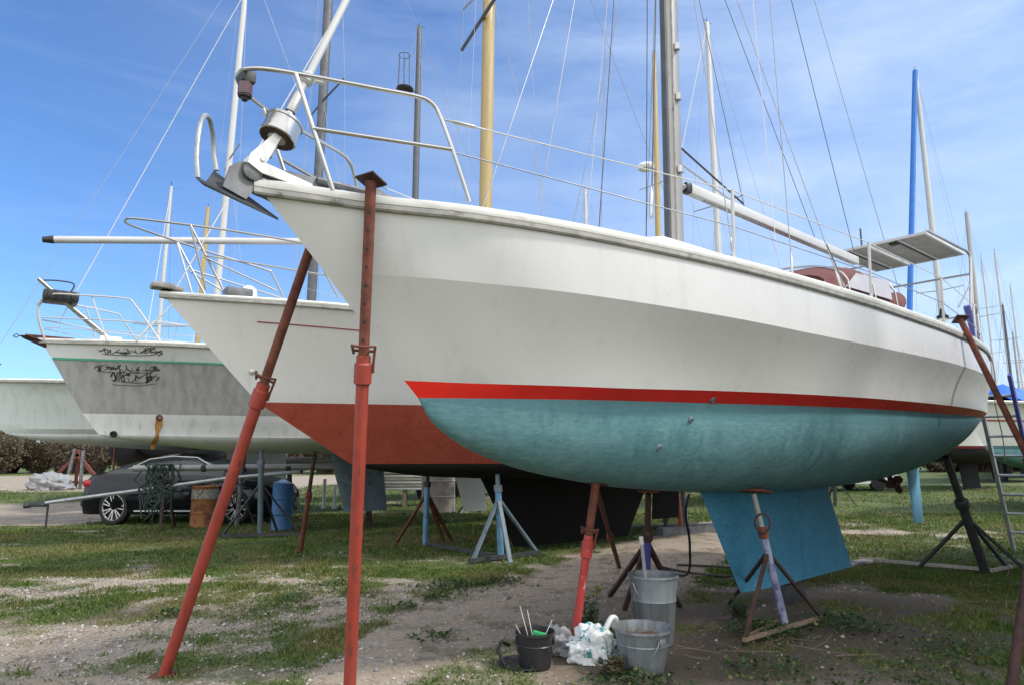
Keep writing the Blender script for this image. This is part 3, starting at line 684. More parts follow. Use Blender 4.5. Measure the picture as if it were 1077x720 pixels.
# stern pushpit
mb=MB(); b,z=S1.sheer(8.3,.08); b9,z9=S1.sheer(9.0,.06)
top=[(8.3,-b,z+.03),(8.3,-b,z+.5),(8.38,-b,z+.58),(8.9,-b9-.0,z9+.58),(9.05,-b9+.15,z9+.58),(9.05,b9-.15,z9+.58),(8.9,b9,z9+.58),(8.38,b,z+.58),(8.3,b,z+.5),(8.3,b,z+.03)]
mb.tube(smooth_path(top,5),.0125,8); mb.tube([(8.3,-b,z+.3),(8.95,-b9,z9+.3),(9.02,0,z9+.3),(8.95,b9,z9+.3),(8.3,b,z+.3)],.011,8)
for sg in(-1,1): mb.tube([(8.95,sg*b9,z9+.57),(8.95,sg*b9,z9+.02)],.0125,8)
mb.build('pushpit',M['inox'],b1)
# gantry with solar panels
mb=MB()
for sg in(-1,1):
    mb.tube(smooth_path([(8.85,sg*.72,2.62),(9.0,sg*.72,3.6),(9.08,sg*.72,3.96),(9.0,sg*.71,4.05),(8.85,sg*.70,4.06)]+([(8.0,sg*.70,4.045),(7.62,sg*.70,4.04)] if sg<0 else [(8.6,.70,4.055)]),6),.019,8)
    mb.tube([(8.6,sg*.74,2.62),(9.02,sg*.72,3.75)],.014,8)
    mb.tube([(8.35,sg*.74,3.2),(9.0,sg*.72,3.62)],.011,8)
mb.tube([(8.7,-.7,4.045),(8.7,.7,4.045)],.014,8); mb.tube([(7.9,-.7,4.04),(7.9,.38,4.04)],.014,8); mb.tube([(9.05,-.72,3.75),(9.05,.72,3.75)],.014,8)
gan=mb.build('gantry',M['inoxd'],b1)
for (y0,y1) in((-.69,-.09),(-.02,.40)):
    mb=MB(); mb.box((8.27,(y0+y1)/2,4.015),(1.32,y1-y0,.012)); p=mb.build('solar_panel',M['solar'],b1)
    mb=MB()
    for y in(y0,y1,(y0+y1)/2): mb.box((8.27,y,4.008),(1.34,.03,.034))
    for x in(7.605,8.935): mb.box((x,(y0+y1)/2,4.009),(.03,y1-y0+.03,.030))
    mb.build('panel_frame',M['aluw'],p);sm_=MB();sm_.box((8.27,(y0+y1)/2+.035,4.004),(1.28,.03,.030));sm_.build('panel_seam',M['darkst'],p)
    MB().box((8.27,(y0+y1)/2,4.0235),(1.30,y1-y0-.02,.004)).build('solar_cells',M['solarf'],p)
    MB().box((7.75,(y0+y1)/2+.1,3.996),(.09,.10,.022),bev=.004).build('junction_box',M['blackp'],p)
wire('aerial',[(8.0,.2,4.04),(8.0,.2,4.38)],.012,M['darkmast'],gan)
# sprayhood
mb=MB();k=13;n=9;vs=[];mi=[]
for i in range(n):
    u=i/(n-1); x=4.95+1.35*u; hgt=.40*math.sin(PI*(.12+.50*u)); wd=.70+.06*u
    for j in range(k):
        a=PI*j/(k-1); c=math.cos(a); s_=math.sin(a)
        vs.append((x-.10*s_,wd*math.copysign(abs(c)**.6,c),2.93+hgt*s_**.6))
fs=[];ms=[]
for i in range(n-1):
    for j in range(k-1):
        fs.append((i*k+j,i*k+j+1,(i+1)*k+j+1,(i+1)*k+j)); ms.append(0)
o=len(mb.v); mb.v+=vs
for f,m_ in zip(fs,ms): mb.f.append(f); mb.m.append(m_)
hood=mb.build('sprayhood',M['maroon'],b1,smooth=60)
for sg in(-1,1): MB().add([(5.25,sg*.735,2.97),(6.22,sg*.775,2.97),(6.2,sg*.765,3.17),(5.5,sg*.735,3.14)],[(0,1,2,3)]).build('hood_window',M['vinyl'],hood)
mb=MB()
for x,h,w_ in((5.3,.38,.75),(5.8,.45,.78),(6.3,.46,.79)):
    mb.tube([(x,w_*math.cos(PI*j/16),2.9+h*math.sin(PI*j/16)**.6) for j in range(17)],.010,6)
mb.build('hood_frame',M['inox'],hood)
mb=MB(); mb.lathe([(0,-.42),(.08,-.40),(.13,-.2),(.14,.1),(.11,.33),(.05,.42),(0,.43)],(6.75,-.50,3.0),16,rot=Matrix.Rotation(R(68),3,'Y'))
mb.build('folded_cover',M['maroon'],b1)
# winch and stern odds
mb=MB(); b,z=S1.sheer(6.85,.14); mb.lathe([(.05,0),(.05,.03),(.035,.06),(.032,.12),(.05,.15),(.05,.17),(0,.175)],(6.85,-b,z+.05),16,cap=True); wn=mb.build('winch',M['plastic'],b1)
MB().lathe([(.055,.15),(.058,.18),(.03,.2),(.02,.26),(0,.26)],(6.85,-b,z+.05),14).build('winch_top',M['blackp'],wn)
mb=MB(); b,z=S1.sheer(8.7,.1); mb.tube([(8.75,-b,z+.02),(8.45,-b,z+.60)],.04,8); mb.build('rolled_danbuoy',M['purple'],b1)
# loose rope hanging down the quarter
b,z=S1.sheer(8.75); wire('hanging_rope',smooth_path([(8.6,-b-.05,z+.06),(8.62,-b-.08,z-.25),(8.58,-b-.06,z-.6),(8.64,-b-.08,z-1.0),(8.55,-b-.1,z-1.3)],6),.006,M['wood'],b1)

# anchor on the bow roller (roll bar anchor)
anc=thing('anchor','grey roll bar anchor stowed on the bow roller of the nearest yacht','anchor',tuple(w1(-.05,0,2.83)),R(AZ1))
L1=lambda x,y,z:V(x+.05,y,z-2.83)
mb=MB(); tipp=L1(.10,0,2.66); kl=L1(-.29,-.01,2.75); nL=L1(-.37,-.17,2.715); nR=L1(-.20,.17,2.905)
th=V(0,0,-.012)
vs=[tipp,nL,kl,nR]; vs=vs+[v+th for v in vs]
mb.add(vs,[(0,1,2),(0,2,3),(4,6,5),(4,7,6),(0,4,5,1),(1,5,6,2),(2,6,7,3),(3,7,4,0)]); mb.build('fluke',M['darkst'],anc,smooth=0)
hp=[nL+V(.01,.01,0)]
c=(nL+nR)/2
for i in range(1,16):
    a=PI-PI*i/16; hp.append(c+(nL-c)*(-math.cos(PI-a) if False else math.cos(PI*i/16))+V(-.02,0,.31)*math.sin(PI*i/16)**.75)
hp.append(nR+V(.01,-.01,0)); mb=MB(); mb.tube(hp,.0125,10); mb.build('roll_bar',M['galv'],anc)
mb=MB(); mb.prism([(-.20,2.76),(-.08,2.72),(-.03,2.80),(.03,2.86),(.45,2.905),(.45,2.945),(.0,2.93),(-.12,2.92),(-.17,2.88)],L1(0,0,0),(1,0,0),(0,0,1),(0,1,0),.022); mb.build('shank',M['galvd'],anc,smooth=0)
mb=MB(); mb.tube([L1(.30,-.02,2.925),L1(.9,-.10,2.90)],.020,8); mb.build('chain_snubber',M['galvd'],anc)

# ---- generic hull spec for the other boats
def spec(L,stem,zs,zk,zw,bmax,zbot,tip=None,band=.10,fin=(.42,.6),stern=.62,draftx=1.0,ns=44,strip=None):
    """stem [(x,z)] from sheer to forefoot; zs sheer heights (bow, mid, stern); zk upper painted line (bow, stern); zw lower painted line"""
    sx=[p[0] for p in stem];szs=[p[1] for p in stem]
    xat=lambda z:float(np.interp(-z,[-q for q in szs],sx))
    def bl(x0,k,full): 
        return [(x0,0)]+[(x0+(L-x0)*t,k*bmax*v) for t,v in((.04,.13*full),(.1,.34*full),(.2,.64*full**.6),(.33,.88),(.5,1.0),(.65,1.0),(.8,.93),(.92,.78),(1.0,stern))]
    zl=lambda a,b_:[(-1,a),(L+1,b_)]
    rows=[(0,L,bl(0,1,1.15),[(-.5,zs[0]),(L*.25,zs[0]*.55+zs[1]*.45),(L*.6,zs[1]),(L+.5,zs[2])])]
    xa=xat(zk[0]);rows.append((xa,L*.995,bl(xa,.985,1.0),zl(*zk)))
    xb=xat(zw[0]);rows.append((xb,L*.985,bl(xb,.90,.82),zl(*zw)))
    xc=xat(zw[0]-band);rows.append((xc,L*.98,bl(xc,.86,.76),zl(zw[0]-band,zw[1]-band)))
    cen=[(x,z) for x,z in stem if z<=zw[0]-band+.001]
    cen=[(xc,zw[0]-band)]+[c for c in cen if c[0]>xc+.02]+[(L*.5,zbot),(L*.7,zbot+.06),(L*.85,zbot+.30),(L*.985,zw[1]-band-.05)]
    return dict(ns=ns,rows=rows,subs=[2,6,2],curve=[0,-.02,0],nb=12,pw=.75,pz=.95,edge=0,centre=cen)
def far_boat(label,bow,az,L,sp,mats,mastx,mtop,mastmat,a=.085,b=.06,foot=None,group=None,sprz=(.55,),spw=.8,stay=None,forest=(.006,'wire'),keel=('gelfar',.40,.60,.0),rake=0.0,cabin=True,rudder='gelfar',boomz=None,extra=True):
    root=place_root(label,bow,az,group=group)
    G,band=make_hull(sp);S_=Surf(G)
    hull_mesh(G,band,[M[k] for k in mats],'hull',root)
    rail_and_deck(G,root,M['cap'],M['capdark'],M['deck'],h=.04)
    if cabin: coachroof(root,S_,L*.27,L*.66,0,.32,.62,M['deck'],M['glass'])
    zb=S_.zb(L*.5,0.02)
    if keel:
        mb=MB();foil(mb,(L*keel[1],L*keel[2]+.2,zb+.08,.11),(L*keel[1]+.35,L*keel[2]+.35,max(.04,keel[3]),.10));mb.build('keel',M[keel[0]],root)
    if rudder:
        mb=MB();zr=S_.zb(L*.88,.02);foil(mb,(L*.84,L*.91,zr+.05,.05),(L*.855,L*.905,.38,.04));mb.build('rudder',M[rudder],root)
    if mtop:
        _,zsm=S_.sheer(mastx);ft=foot or (mastx,0,zsm+.2);hd=(ft[0]+rake*(mtop-ft[2]),0,mtop)
        mo,(f,t,ex,ey)=mast_part(root,ft,hd,a,b,M[mastmat])
        at_=lambda z:f+t*((z-f.z)/t.z)
        head=at_(mtop-.05);ends={}
        for k,fr in enumerate(sprz):
            z=ft[2]+(mtop-ft[2])*fr
            for sg in(-1,1):
                e=at_(z)+V(.06,sg*spw,.06);ends[(k,sg)]=e;MB().tube([at_(z),e],[.022,.016],6).build('spreader',M['darkmast' if mastmat=='darkmast' else 'alu'],mo)
        MB().tube([head,head+V(0,0,.22)],.008,5).add(*(lambda q:(q.v,q.f))(MB().tube([head+V(-.18,0,.10),head+V(.22,0,.10)],.007,5))).build('masthead_gear',M['wired'],mo)
        for sg in(-1,1):
            bb,zz=S_.sheer(mastx+.15,.08);c=V(mastx+.15,sg*bb,zz+.05);wire('shroud',[c]+([ends[(0,sg)]] if (0,sg) in ends else [])+[head],.0045,M['wire'],root)
            bb,zz=S_.sheer(mastx+.7,.08);wire('shroud',[V(mastx+.7,sg*bb,zz+.05),at_(ft[2]+(mtop-ft[2])*sprz[0]) if sprz else head],.0045,M['wire'],root)
        _,z0=S_.sheer(.1);wire('forestay',[V(.12,0,z0+.1),head],forest[0],M[forest[1]],root,8)
        wire('backstay',[V(L-.1,0,S_.sheer(L-.1)[1]+.05),head],.0045,M['wire'],root)
        if extra: wire('halyard',[head+V(-.1,0,0),at_(ft[2]+.3)+V(-.35,.1,0)],.0035,M['wire'],root)
        if boomz:
            MB().beam((mastx+.12,0,boomz),(min(L-1.0,mastx+4),0,boomz+.05),.1,.14,bev=.02).build('boom',M[mastmat],root)
    return root,S_,G
# ---- boat 2, white with rust red bottom
B2=(-3.96,7.57);AZ2=36
def wloc(B,az,x,y,z):
    a=R(az);return V(B[0]+x*math.cos(a)-y*math.sin(a),B[1]+x*math.sin(a)+y*math.cos(a),z)
stem2=[(0,3.21),(.06,3.15),(1.05,2.06),(1.16,2.00),(1.43,1.70),(1.71,1.53),(1.96,1.38),(2.6,1.22),(3.6,1.10)]
sp2=spec(10.6,stem2,(3.20,2.92,2.85),(2.9,2.65),(2.03,2.02),1.45,1.05,band=.74)
b2,S2,G2=far_boat('white sailboat with rust red bottom and black keel, behind the bow of the nearest yacht',B2,AZ2,10.6,sp2,['gel2','gel2','redaf','black','black'],4.38,13.8,'woodmast',.10,.085,foot=(4.36,0,3.1),sprz=(.56,),spw=.9,forest=(.007,'rope'),keel=None,rake=.012,rudder=None)  # lower hull coloured black for the shadow that the red fades into
mb=MB();foil(mb,(4.25,8.0,1.2,.16),(4.93,7.30,.06,.15));mb.build('keel',M['black'],b2)
mb=MB();foil(mb,(8.0,8.7,1.5,.06),(7.9,8.6,.3,.05));mb.build('rudder',M['black'],b2)
# red pinstripe on the near topside
for x0,x1,dz in((.95,3.6,.36),):
    mb=MB();P=[];
    for x in np.linspace(x0,x1,30):
        _,zz=S2.sheer(x);z=zz-.21-.012*(x-x0);P.append((x,-S2.y(x,z)-.002,z))
    mb.tube(P,.007,5);mb.build('pinstripe',M['darkred'],b2)
# pulpit of boat 2
mb=MB()
for sg in(-1,1):
    mb.tube(smooth_path([(-.45,0,3.98),(-.42,sg*.10,3.98),(-.25,sg*.2,3.97),(.5,sg*.5,3.92),(1.3,sg*.72,3.86),(1.42,sg*.75,3.80),(1.75,sg*.80,3.25)],5),.0125,8)
    mb.tube([(.15,sg*.38,3.95),(.55,sg*.36,3.26)],.0125,8)
    mb.tube([(.15,sg*.38,3.95),(.38,sg*.32,3.24)],.0125,8)
    mb.tube([(.32,sg*.37,3.62),(1.62,sg*.78,3.50)],.010,8)
    mb.tube([(.32,sg*.37,3.60),(1.1,sg*.56,3.28)],.010,8)
mb.build('pulpit',M['inoxd'],b2)
mb=MB();mb.box((-.02,0,3.285),(.24,.20,.07),bev=.025);mb.box((.08,0,3.27),(.24,.16,.04),bev=.015);mb.build('bowsprit_pad',M['greywood'],b2)
mb=MB();mb.lathe([(.0,-.07),(.085,-.065),(.095,-.05),(.095,.05),(.085,.065),(0,.07)],(.92,0,3.33),18,rot=Matrix.Rotation(R(90),3,'X'));mb.build('anchor_windlass',M['plastic'],b2)
mb=MB();mb.box((.80,0,3.31),(.3,.25,.12),bev=.02);mb.build('windlass_base',M['galvd'],b2)
for sg in(-1,1):
    P=[V(1.7,sg*.79,3.72)]
    for x in(3.2,4.9,6.6):
        bb,zz=S2.sheer(x,.06);MB().tube([(x,sg*bb,zz),(x,sg*bb,zz+.62)],.012,6).build('stanchion',M['inoxd'],b2);P.append(V(x,sg*bb,zz+.6))
    wire('lifeline',P,.004,M['wire'],b2)
mb=MB();x,z=1.0,2.38;mb.lathe([(.04,-.01),(.03,.02),(0,.025)],(x,-S2.y(x,z),z),12,rot=V(-.3,-1,0).to_track_quat('Z','Y').to_matrix());mb.build('hull_vent',M['inoxd'],b2)
wire('spreader_bar',[(4.1,-.95,8.4),(4.5,.95,8.4)],.03,M['darkmast'],b2,8)
# spare spar lashed on top of boat 2's pulpit
spar=thing('spar','long silver spar lying across the bow rail of the red bottomed sailboat','spar',(-4.05,8.0,3.98),0)
mb=MB();mb.tube([(-1.55,0,.0),(1.9,1.35,.40)],.045,12);mb.build('spar_tube',M['aluw'],spar)
mb=MB();mb.tube([(-1.64,-.035,-.011),(-1.53,.008,.002)],[.035,.049],12);mb.build('end_fitting',M['blackp'],spar)
# ---- boat 3, grey with green stripe
B3=(-7.06,10.1);AZ3=36
stem3=[(0,3.10),(.05,3.04),(.15,2.85),(.17,2.80),(.62,2.03),(.77,1.79),(.88,1.70),(1.25,1.63),(1.72,1.575),(2.44,1.49),(3.2,1.44)]
sp3=spec(10.2,stem3,(3.08,3.0,2.95),(2.85,2.72),(2.03,2.0),1.55,1.42,band=.30);sp3['pw']=1.25
b3,S3,G3=far_boat('grey sailboat with green stripe and scribbled black lettering at its bow, third in the row',B3,AZ3,10.2,sp3,['white3','grey3','white3','white3','white3'],4.07,14.6,'darkmast',.088,.06,foot=(4.07,0,3.1),sprz=(.45,.72),spw=.95,forest=(.006,'rope'),keel=('bluegr',.445,.53,.36),rudder=None,rake=.008)
mb=MB();foil(mb,(7.15,7.95,1.35,.06),(7.50,8.05,.25,.05));mb.build('rudder',M['gelfar'],b3)
mb=MB()
P=[]
for x in np.linspace(.165,10.0,70):
    z=2.85-.13*(x+1)/12.2;P.append((x,-S3.y(x,z),z))
vs=[];
for (x,y,z) in P: vs+=[(x,y-.004,z+.022),(x,y-.004,z-.022),(x,y+.01,z-.022),(x,y+.01,z+.022)]
mb.add(vs,[(i*4+j,i*4+(j+1)%4,(i+1)*4+(j+1)%4,(i+1)*4+j) for i in range(len(P)-1) for j in range(4)]);mb.build('green_stripe',M['green'],b3)
# ornate hand lettering
mb=MB();rl=random.Random(5)
def stroke(p,r=.006):
    q=[]
    for (x,z) in smooth_path([V(a,b,0) for a,b in p],5) and [(v.x,v.y) for v in smooth_path([V(a,b,0) for a,b in p],5)]: q.append((x,-S3.y(x,z)-.003,z))
    mb.tube(q,r,4)
for zc,x0,x1,am in((2.945,.72,1.50,.03),(2.70,.70,1.50,.035),(2.58,.92,1.50,.05)):
    x=x0
    while x<x1:
        w=rl.uniform(.05,.16);p=[(x,zc+rl.uniform(-am,am))]
        for k in range(rl.randint(3,5)): p.append((x+w*rl.random(),zc+rl.uniform(-am,am)*1.6))
        stroke(p,rl.uniform(.004,.009));x+=w*.62
    stroke([(x0+.05,zc-am),(x0+.3,zc-am*1.6),(x1-.1,zc-am*1.2),(x1,zc+am)],.006)
stroke([(.95,2.47),(1.1,2.46),(1.3,2.46),(1.5,2.49)],.005);stroke([(1.28,2.99),(1.42,3.01),(1.36,2.95),(1.52,2.97)],.007)
mb.build('bow_lettering',M['ink'],b3)
# skin fitting with rust run
x,z=1.62,1.98;MB().lathe([(.05,-.01),(.05,.02),(.025,.03),(.02,0)],(x,-S3.y(x,z),z),14,rot=V(-.3,-1,-.2).to_track_quat('Z','Y').to_matrix()).build('skin_fitting',M['rust'],b3)
vs=[];k=12
for i in range(k):
    zz=z-.03-.46*i/(k-1);wd=.040+.012*math.sin(i*.9)-.0012*i
    for s_ in(-1,1): vs.append((x+s_*wd,-S3.y(x+s_*wd,zz)-.014,zz))
mb=MB();mb.add(vs,[(2*i,2*i+1,2*i+3,2*i+2) for i in range(k-1)]);mb.build('rust_stain',M['gold'],b3)
x,z=.93,1.69;MB().lathe([(.05,-.02),(.055,.012),(.04,.014),(.0,.002)],(x+.12,-S3.y(x+.12,z+.03),z+.03),14,rot=V(-.6,-1,-.5).to_track_quat('Z','Y').to_matrix()).build('bow_thruster_hole',M['ink'],b3)
# pulpit, bow roller and anchor gear of boat 3
mb=MB()
for sg in(-1,1):
    mb.tube(smooth_path([(.05,sg*.05,3.08),(-.05,sg*.10,3.35),(-.08,sg*.14,3.62),(.05,sg*.22,3.76),(.4,sg*.42,3.76),(.95,sg*.66,3.74),(1.10,sg*.70,3.66),(1.5,sg*.82,3.08)],5),.0135,8)
    mb.tube(smooth_path([(1.15,sg*.72,3.08),(1.5,sg*.80,3.55),(1.65,sg*.84,3.70),(2.2,sg*.98,3.70),(2.9,sg*1.1,3.7)],5),.0125,8)
    mb.tube([(-.02,sg*.11,3.42),(.9,sg*.60,3.40),(2.9,sg*1.1,3.38)],.010,8)
    mb.tube([(.02,sg*.08,3.28),(.9,sg*.60,3.24),(2.9,sg*1.1,3.22)],.006,6)
    mb.tube([(.55,sg*.48,3.76),(.8,sg*.56,3.08)],.011,8)
mb.tube([(-.08,-.14,3.62),(-.10,0,3.64),(-.08,.14,3.62)],.0135,8)
mb.build('pulpit',M['aluw'],b3)
mb=MB();mb.tube([(.95,-.12,3.13),(.25,-.06,3.70),(-.12,-.02,4.02)],.030,8);mb.tube([(.95,.10,3.13),(.25,.05,3.70),(-.12,.02,4.02)],.026,8);mb.build('bow_ladder',M['inoxd'],b3)
mb=MB();mb.tube(smooth_path([(-.10,0,4.0),(.1,-.12,4.0),(.32,-.14,3.98),(.30,-.1,3.86),(.20,-.08,3.80)],5),.011,6);mb.build('rail_hoop',M['wired'],b3)
mb=MB();mb.box((.18,-.03,3.76),(.46,.42,.16),bev=.03)
for i in range(4): mb.box((.03+.1*i,-.245,3.77),(.055,.02,.12),bev=.008)
mb.build('slatted_bow_box',M['blackp'],b3)
mb=MB();mb.box((.88,-.1,3.15),(.30,.22,.13),bev=.02);mb.build('windlass',M['gelfar'],b3)
anc3=thing('anchor','dark rusty plough anchor on the bow roller of the grey sailboat','anchor',tuple(wloc(B3,AZ3,.10,0,3.08)),R(AZ3));anc3.scale=(.62,.62,.62)
mb=MB();mb.add([(-.46,-.12,.10),(-.50,0,.02),(-.46,.12,.10),(.08,0,-.22),(-.15,-.07,.0),(-.15,.07,.0),(-.2,0,.06),(-.62,0,.10)],[(0,1,4),(1,2,5),(1,3,4),(1,3,5),(0,4,6),(2,5,6),(4,3,6),(5,3,6),(0,6,7),(2,6,7),(0,1,7),(1,2,7)]);mb.build('plough',M['rustd'],anc3,smooth=0)
mb=MB();mb.prism([(-.45,.07),(.5,.10),(.5,.14),(-.2,.14),(-.5,.14)],(0,0,0),(1,0,0),(0,0,1),(0,1,0),.03);mb.build('shank',M['rust'],anc3,smooth=0)
mb=MB();mb.tube([(-.72,0,.07),(-.66,-.05,.12),(-.60,0,.09),(-.66,.05,.04)],.014,6,closed=True);mb.build('ring',M['galvd'],anc3)
# ---- boat 4, far left
B4=(-10.67,13.42);AZ4=33
stem4=[(0,2.86),(.2,2.5),(.42,2.05),(.62,1.83),(.85,1.76),(1.19,1.69),(2.06,1.61),(2.93,1.54),(4,1.5)]
sp4=spec(9.6,stem4,(2.85,2.80,2.78),(2.7,2.66),(1.92,1.92),1.5,1.52,band=.1);sp4['pw']=1.1
b4,S4,G4=far_boat('pale chalky hull at the left edge of the row with its bow out of frame',B4,AZ4,9.6,sp4,['pale4','pale4','pale4','pale4','pale4'],4.35,14.2,'aluw',.072,.058,foot=(4.33,0,2.95),sprz=(.5,),spw=.95,forest=(.005,'wire'),keel=('pale4',.50,.62,.0),rake=.02)
MB().tube([(.30,0,2.98),(.42,0,3.22)],.022,8).build('turnbuckle',M['wired'],b4)

# ---- boats behind, seen chiefly by their masts
def quick(label,mast_xy,az,L,frac,mtop,mm,a=.085,b=.06,hull='gelfar',bot='black',group='boats laid up behind the front row',**k):
    mx=L*frac;aa=R(az);bow=(mast_xy[0]-mx*math.cos(aa),mast_xy[1]-mx*math.sin(aa))
    st=[(0,2.75),(.9,1.75),(1.2,1.55),(1.7,1.35),(2.4,1.22),(3.4,1.12)]
    sp=spec(L,st,(2.72,2.55,2.5),(2.55,2.4),(1.75,1.75),L*.148,1.05,band=.1,ns=26)
    return far_boat(label,bow,az,L,sp,[hull,hull,'bluecl' if bot=='teal' else 'darkred',bot,bot],mx,mtop,mm,a,b,group=group,keel=(bot,.42,.6,.04),rudder=bot,**k)
quick('laid up boat with slim white mast standing behind the grey boat pulpit',(-10.52,20),112,9,.42,9.6,'aluw',.07,.055,sprz=(.35,),rake=.02,spw=.7,forest=(.008,'rope'))
quick('laid up boat with bare wooden mast between the two left pulpits',(-11.2,24),112,9,.42,10.4,'woodmast',.11,.09,sprz=(),rake=.012,extra=False)
q7=quick('laid up boat with dark mast carrying a wire basket radar reflector',(-3.27,22),36,9.5,.42,16.3,'darkmast',.11,.09,sprz=(.48,),spw=.85)[0]
mr_=[c for c in q7.children if c.name.startswith('mast')][0]
mb=MB();x7=9.5*.42
for z,r in((13.3,.22),(14.5,.19)): mb.tube([(x7-.55+r*math.cos(2*PI*i/16),r*math.sin(2*PI*i/16),z+.5) for i in range(16)],.014,5,closed=True)
for i in range(6):
    a=2*PI*i/6;mb.tube([(x7-.55+.22*math.cos(a),.22*math.sin(a),13.8),(x7-.55+.19*math.cos(a),.19*math.sin(a),15.0)],.010,5)
mb.tube([(x7-.1,0,13.8),(x7-.5,0,13.8)],.02,5);mb.build('radar_basket',M['darkmast'],mr_)
MB().lathe([(0,-.06),(.26,-.06),(.30,.0),(.26,.06),(0,.06)],(x7-.50,0,13.75),18).build('radar_dish',M['blackp'],mr_)
q8=quick('laid up boat with cream mast and radar disc just behind the main mast',(5.7,26),38,10,.42,17.9,'woodmast',.12,.10,sprz=(.3,.62),rake=.02,spw=1.0)[0]
m8=[c for c in q8.children if c.name.startswith('mast')][0]
MB().lathe([(0,-.10),(.30,-.10),(.36,0),(.30,.10),(0,.10)],(4.2-.45,0,12.7),20).build('radar_dome',M['plastic'],m8)
quick('laid up boat with white stepped mast and dark crosstree right of the main mast',(6.27,20),38,10,.42,15.1,'aluw',.10,.08,sprz=(.5,),spw=.9,forest=(.012,'rope'))
quick('laid up boat with raked white mast and blue furled headsail',(18.0,28),38,10.5,.42,18.2,'aluw',.13,.10,sprz=(.35,),rake=-.012,spw=.9,forest=(.11,'bluecl'))
quick('laid up boat with grey mast beyond the solar panels',(25.0,36),40,10.5,.42,14.6,'alu',.14,.11,sprz=(.5,),rake=.015,spw=1.0)
quick('laid up boat with the thin mast tip far behind the bow rail',(3.5,31),37,9,.42,13.9,'aluw',.10,.08,sprz=(.7,),spw=.8)
quick('laid up boat with thin dark mast at the far right edge',(26.6,36.2),40,9,.42,9.4,'darkmast',.07,.06,sprz=(),extra=False)
quick('laid up boat with short bare mast left of the thin dark mast',(27.2,39.5),40,9,.42,7.6,'alu',.07,.06,sprz=(.5,),extra=False)
for i,(x_,y_,h_,mm_,lb) in enumerate([(31.5,43,14.5,'aluw','distant laid up boat with white mast beside the gantry at right'),(36.5,49,10.2,'alu','distant laid up boat with grey mast and tall spreaders at far right'),(43.5,58,16.0,'aluw','distant laid up boat with pale thin mast near the right edge'),(48.0,64,10.5,'darkmast','most distant laid up boat with dark mast near the right edge'),(33.6,47.5,8.6,'alu','distant laid up boat with short stubby mast near the right edge'),(38.4,54,17.5,'aluw','distant laid up boat with tall white mast just right of the stern')]):
    quick(lb,(x_,y_),40,9,.42,h_,mm_,a=.085,b=.07,sprz=(.45,.7) if i%2 else (.5,),extra=False)
# boat 5 at right with teal bottom and blue tarpaulin
B5=(10.2,15.6)
st5=[(0,2.62),(.75,1.75),(1.0,1.52),(1.4,1.36),(2.2,1.18),(3.4,1.05)]
sp5=spec(9.5,st5,(2.62,2.42,2.4),(2.45,2.3),(1.62,1.60),1.45,1.0,band=.08)
b5,S5,G5=far_boat('white sailboat with teal bottom under a blue tarpaulin at the right edge',B5,30,9.5,sp5,['gelfar','gelfar','tealedge','teal','teal'],4.0,None,'alu',keel=('darkst',.36,.6,.0),rudder='teal',cabin=True)
mb=MB();P=[]
for x in np.linspace(.6,9.0,40):
    z=2.20-.012*x;P.append((x,-S5.y(x,z)-.002,z))
mb.tube(P,.018,5);mb.build('rubbing_stripe',M['darkred'],b5)
tp=thing('tarpaulin','crumpled bright blue tarpaulin over the cabin of the teal bottomed boat at right','tarpaulin',tuple(wloc(B5,30,1.3,0,2.5)),R(30))
mb=MB();n=16;k=14;vs=[]
for i in range(n):
    for j in range(k):
        u=i/(n-1);v=-1+2*j/(k-1);vs.append((u*3.0+.06*math.sin(7*v+i),v*.9,.02+(.62-.28*u)*(1-abs(v)**1.6)*(1-.5*max(0,.2-u)/.2)+.035*math.sin(5*v*3+i*1.9)*math.cos(i*.8)))
mb.add(vs,[(i*k+j,i*k+j+1,(i+1)*k+j+1,(i+1)*k+j) for i in range(n-1) for j in range(k-1)])
o=mb.build('sheet',M['bluetp'],tp,smooth=50);sm=o.modifiers.new('thick','SOLIDIFY');sm.thickness=.02
# neighbour boat on the near right, outside the frame: it shades the ground and the stern
B0=(2.95,2.0)
st0=[(0,3.2),(.9,2.1),(1.2,1.7),(1.7,1.45),(2.4,1.3),(3.4,1.15)]
sp0=spec(10.5,st0,(3.15,2.95,2.95),(2.9,2.7),(1.85,1.85),1.40,1.05,ns=30)
b0,S0,G0=far_boat('neighbouring white sailboat beside the camera on the right, out of the picture',B0,46,10.5,sp0,['gelfar','gelfar','darkred','black','black'],4.0,12.8,'alu',foot=(4.0,0,3.1))

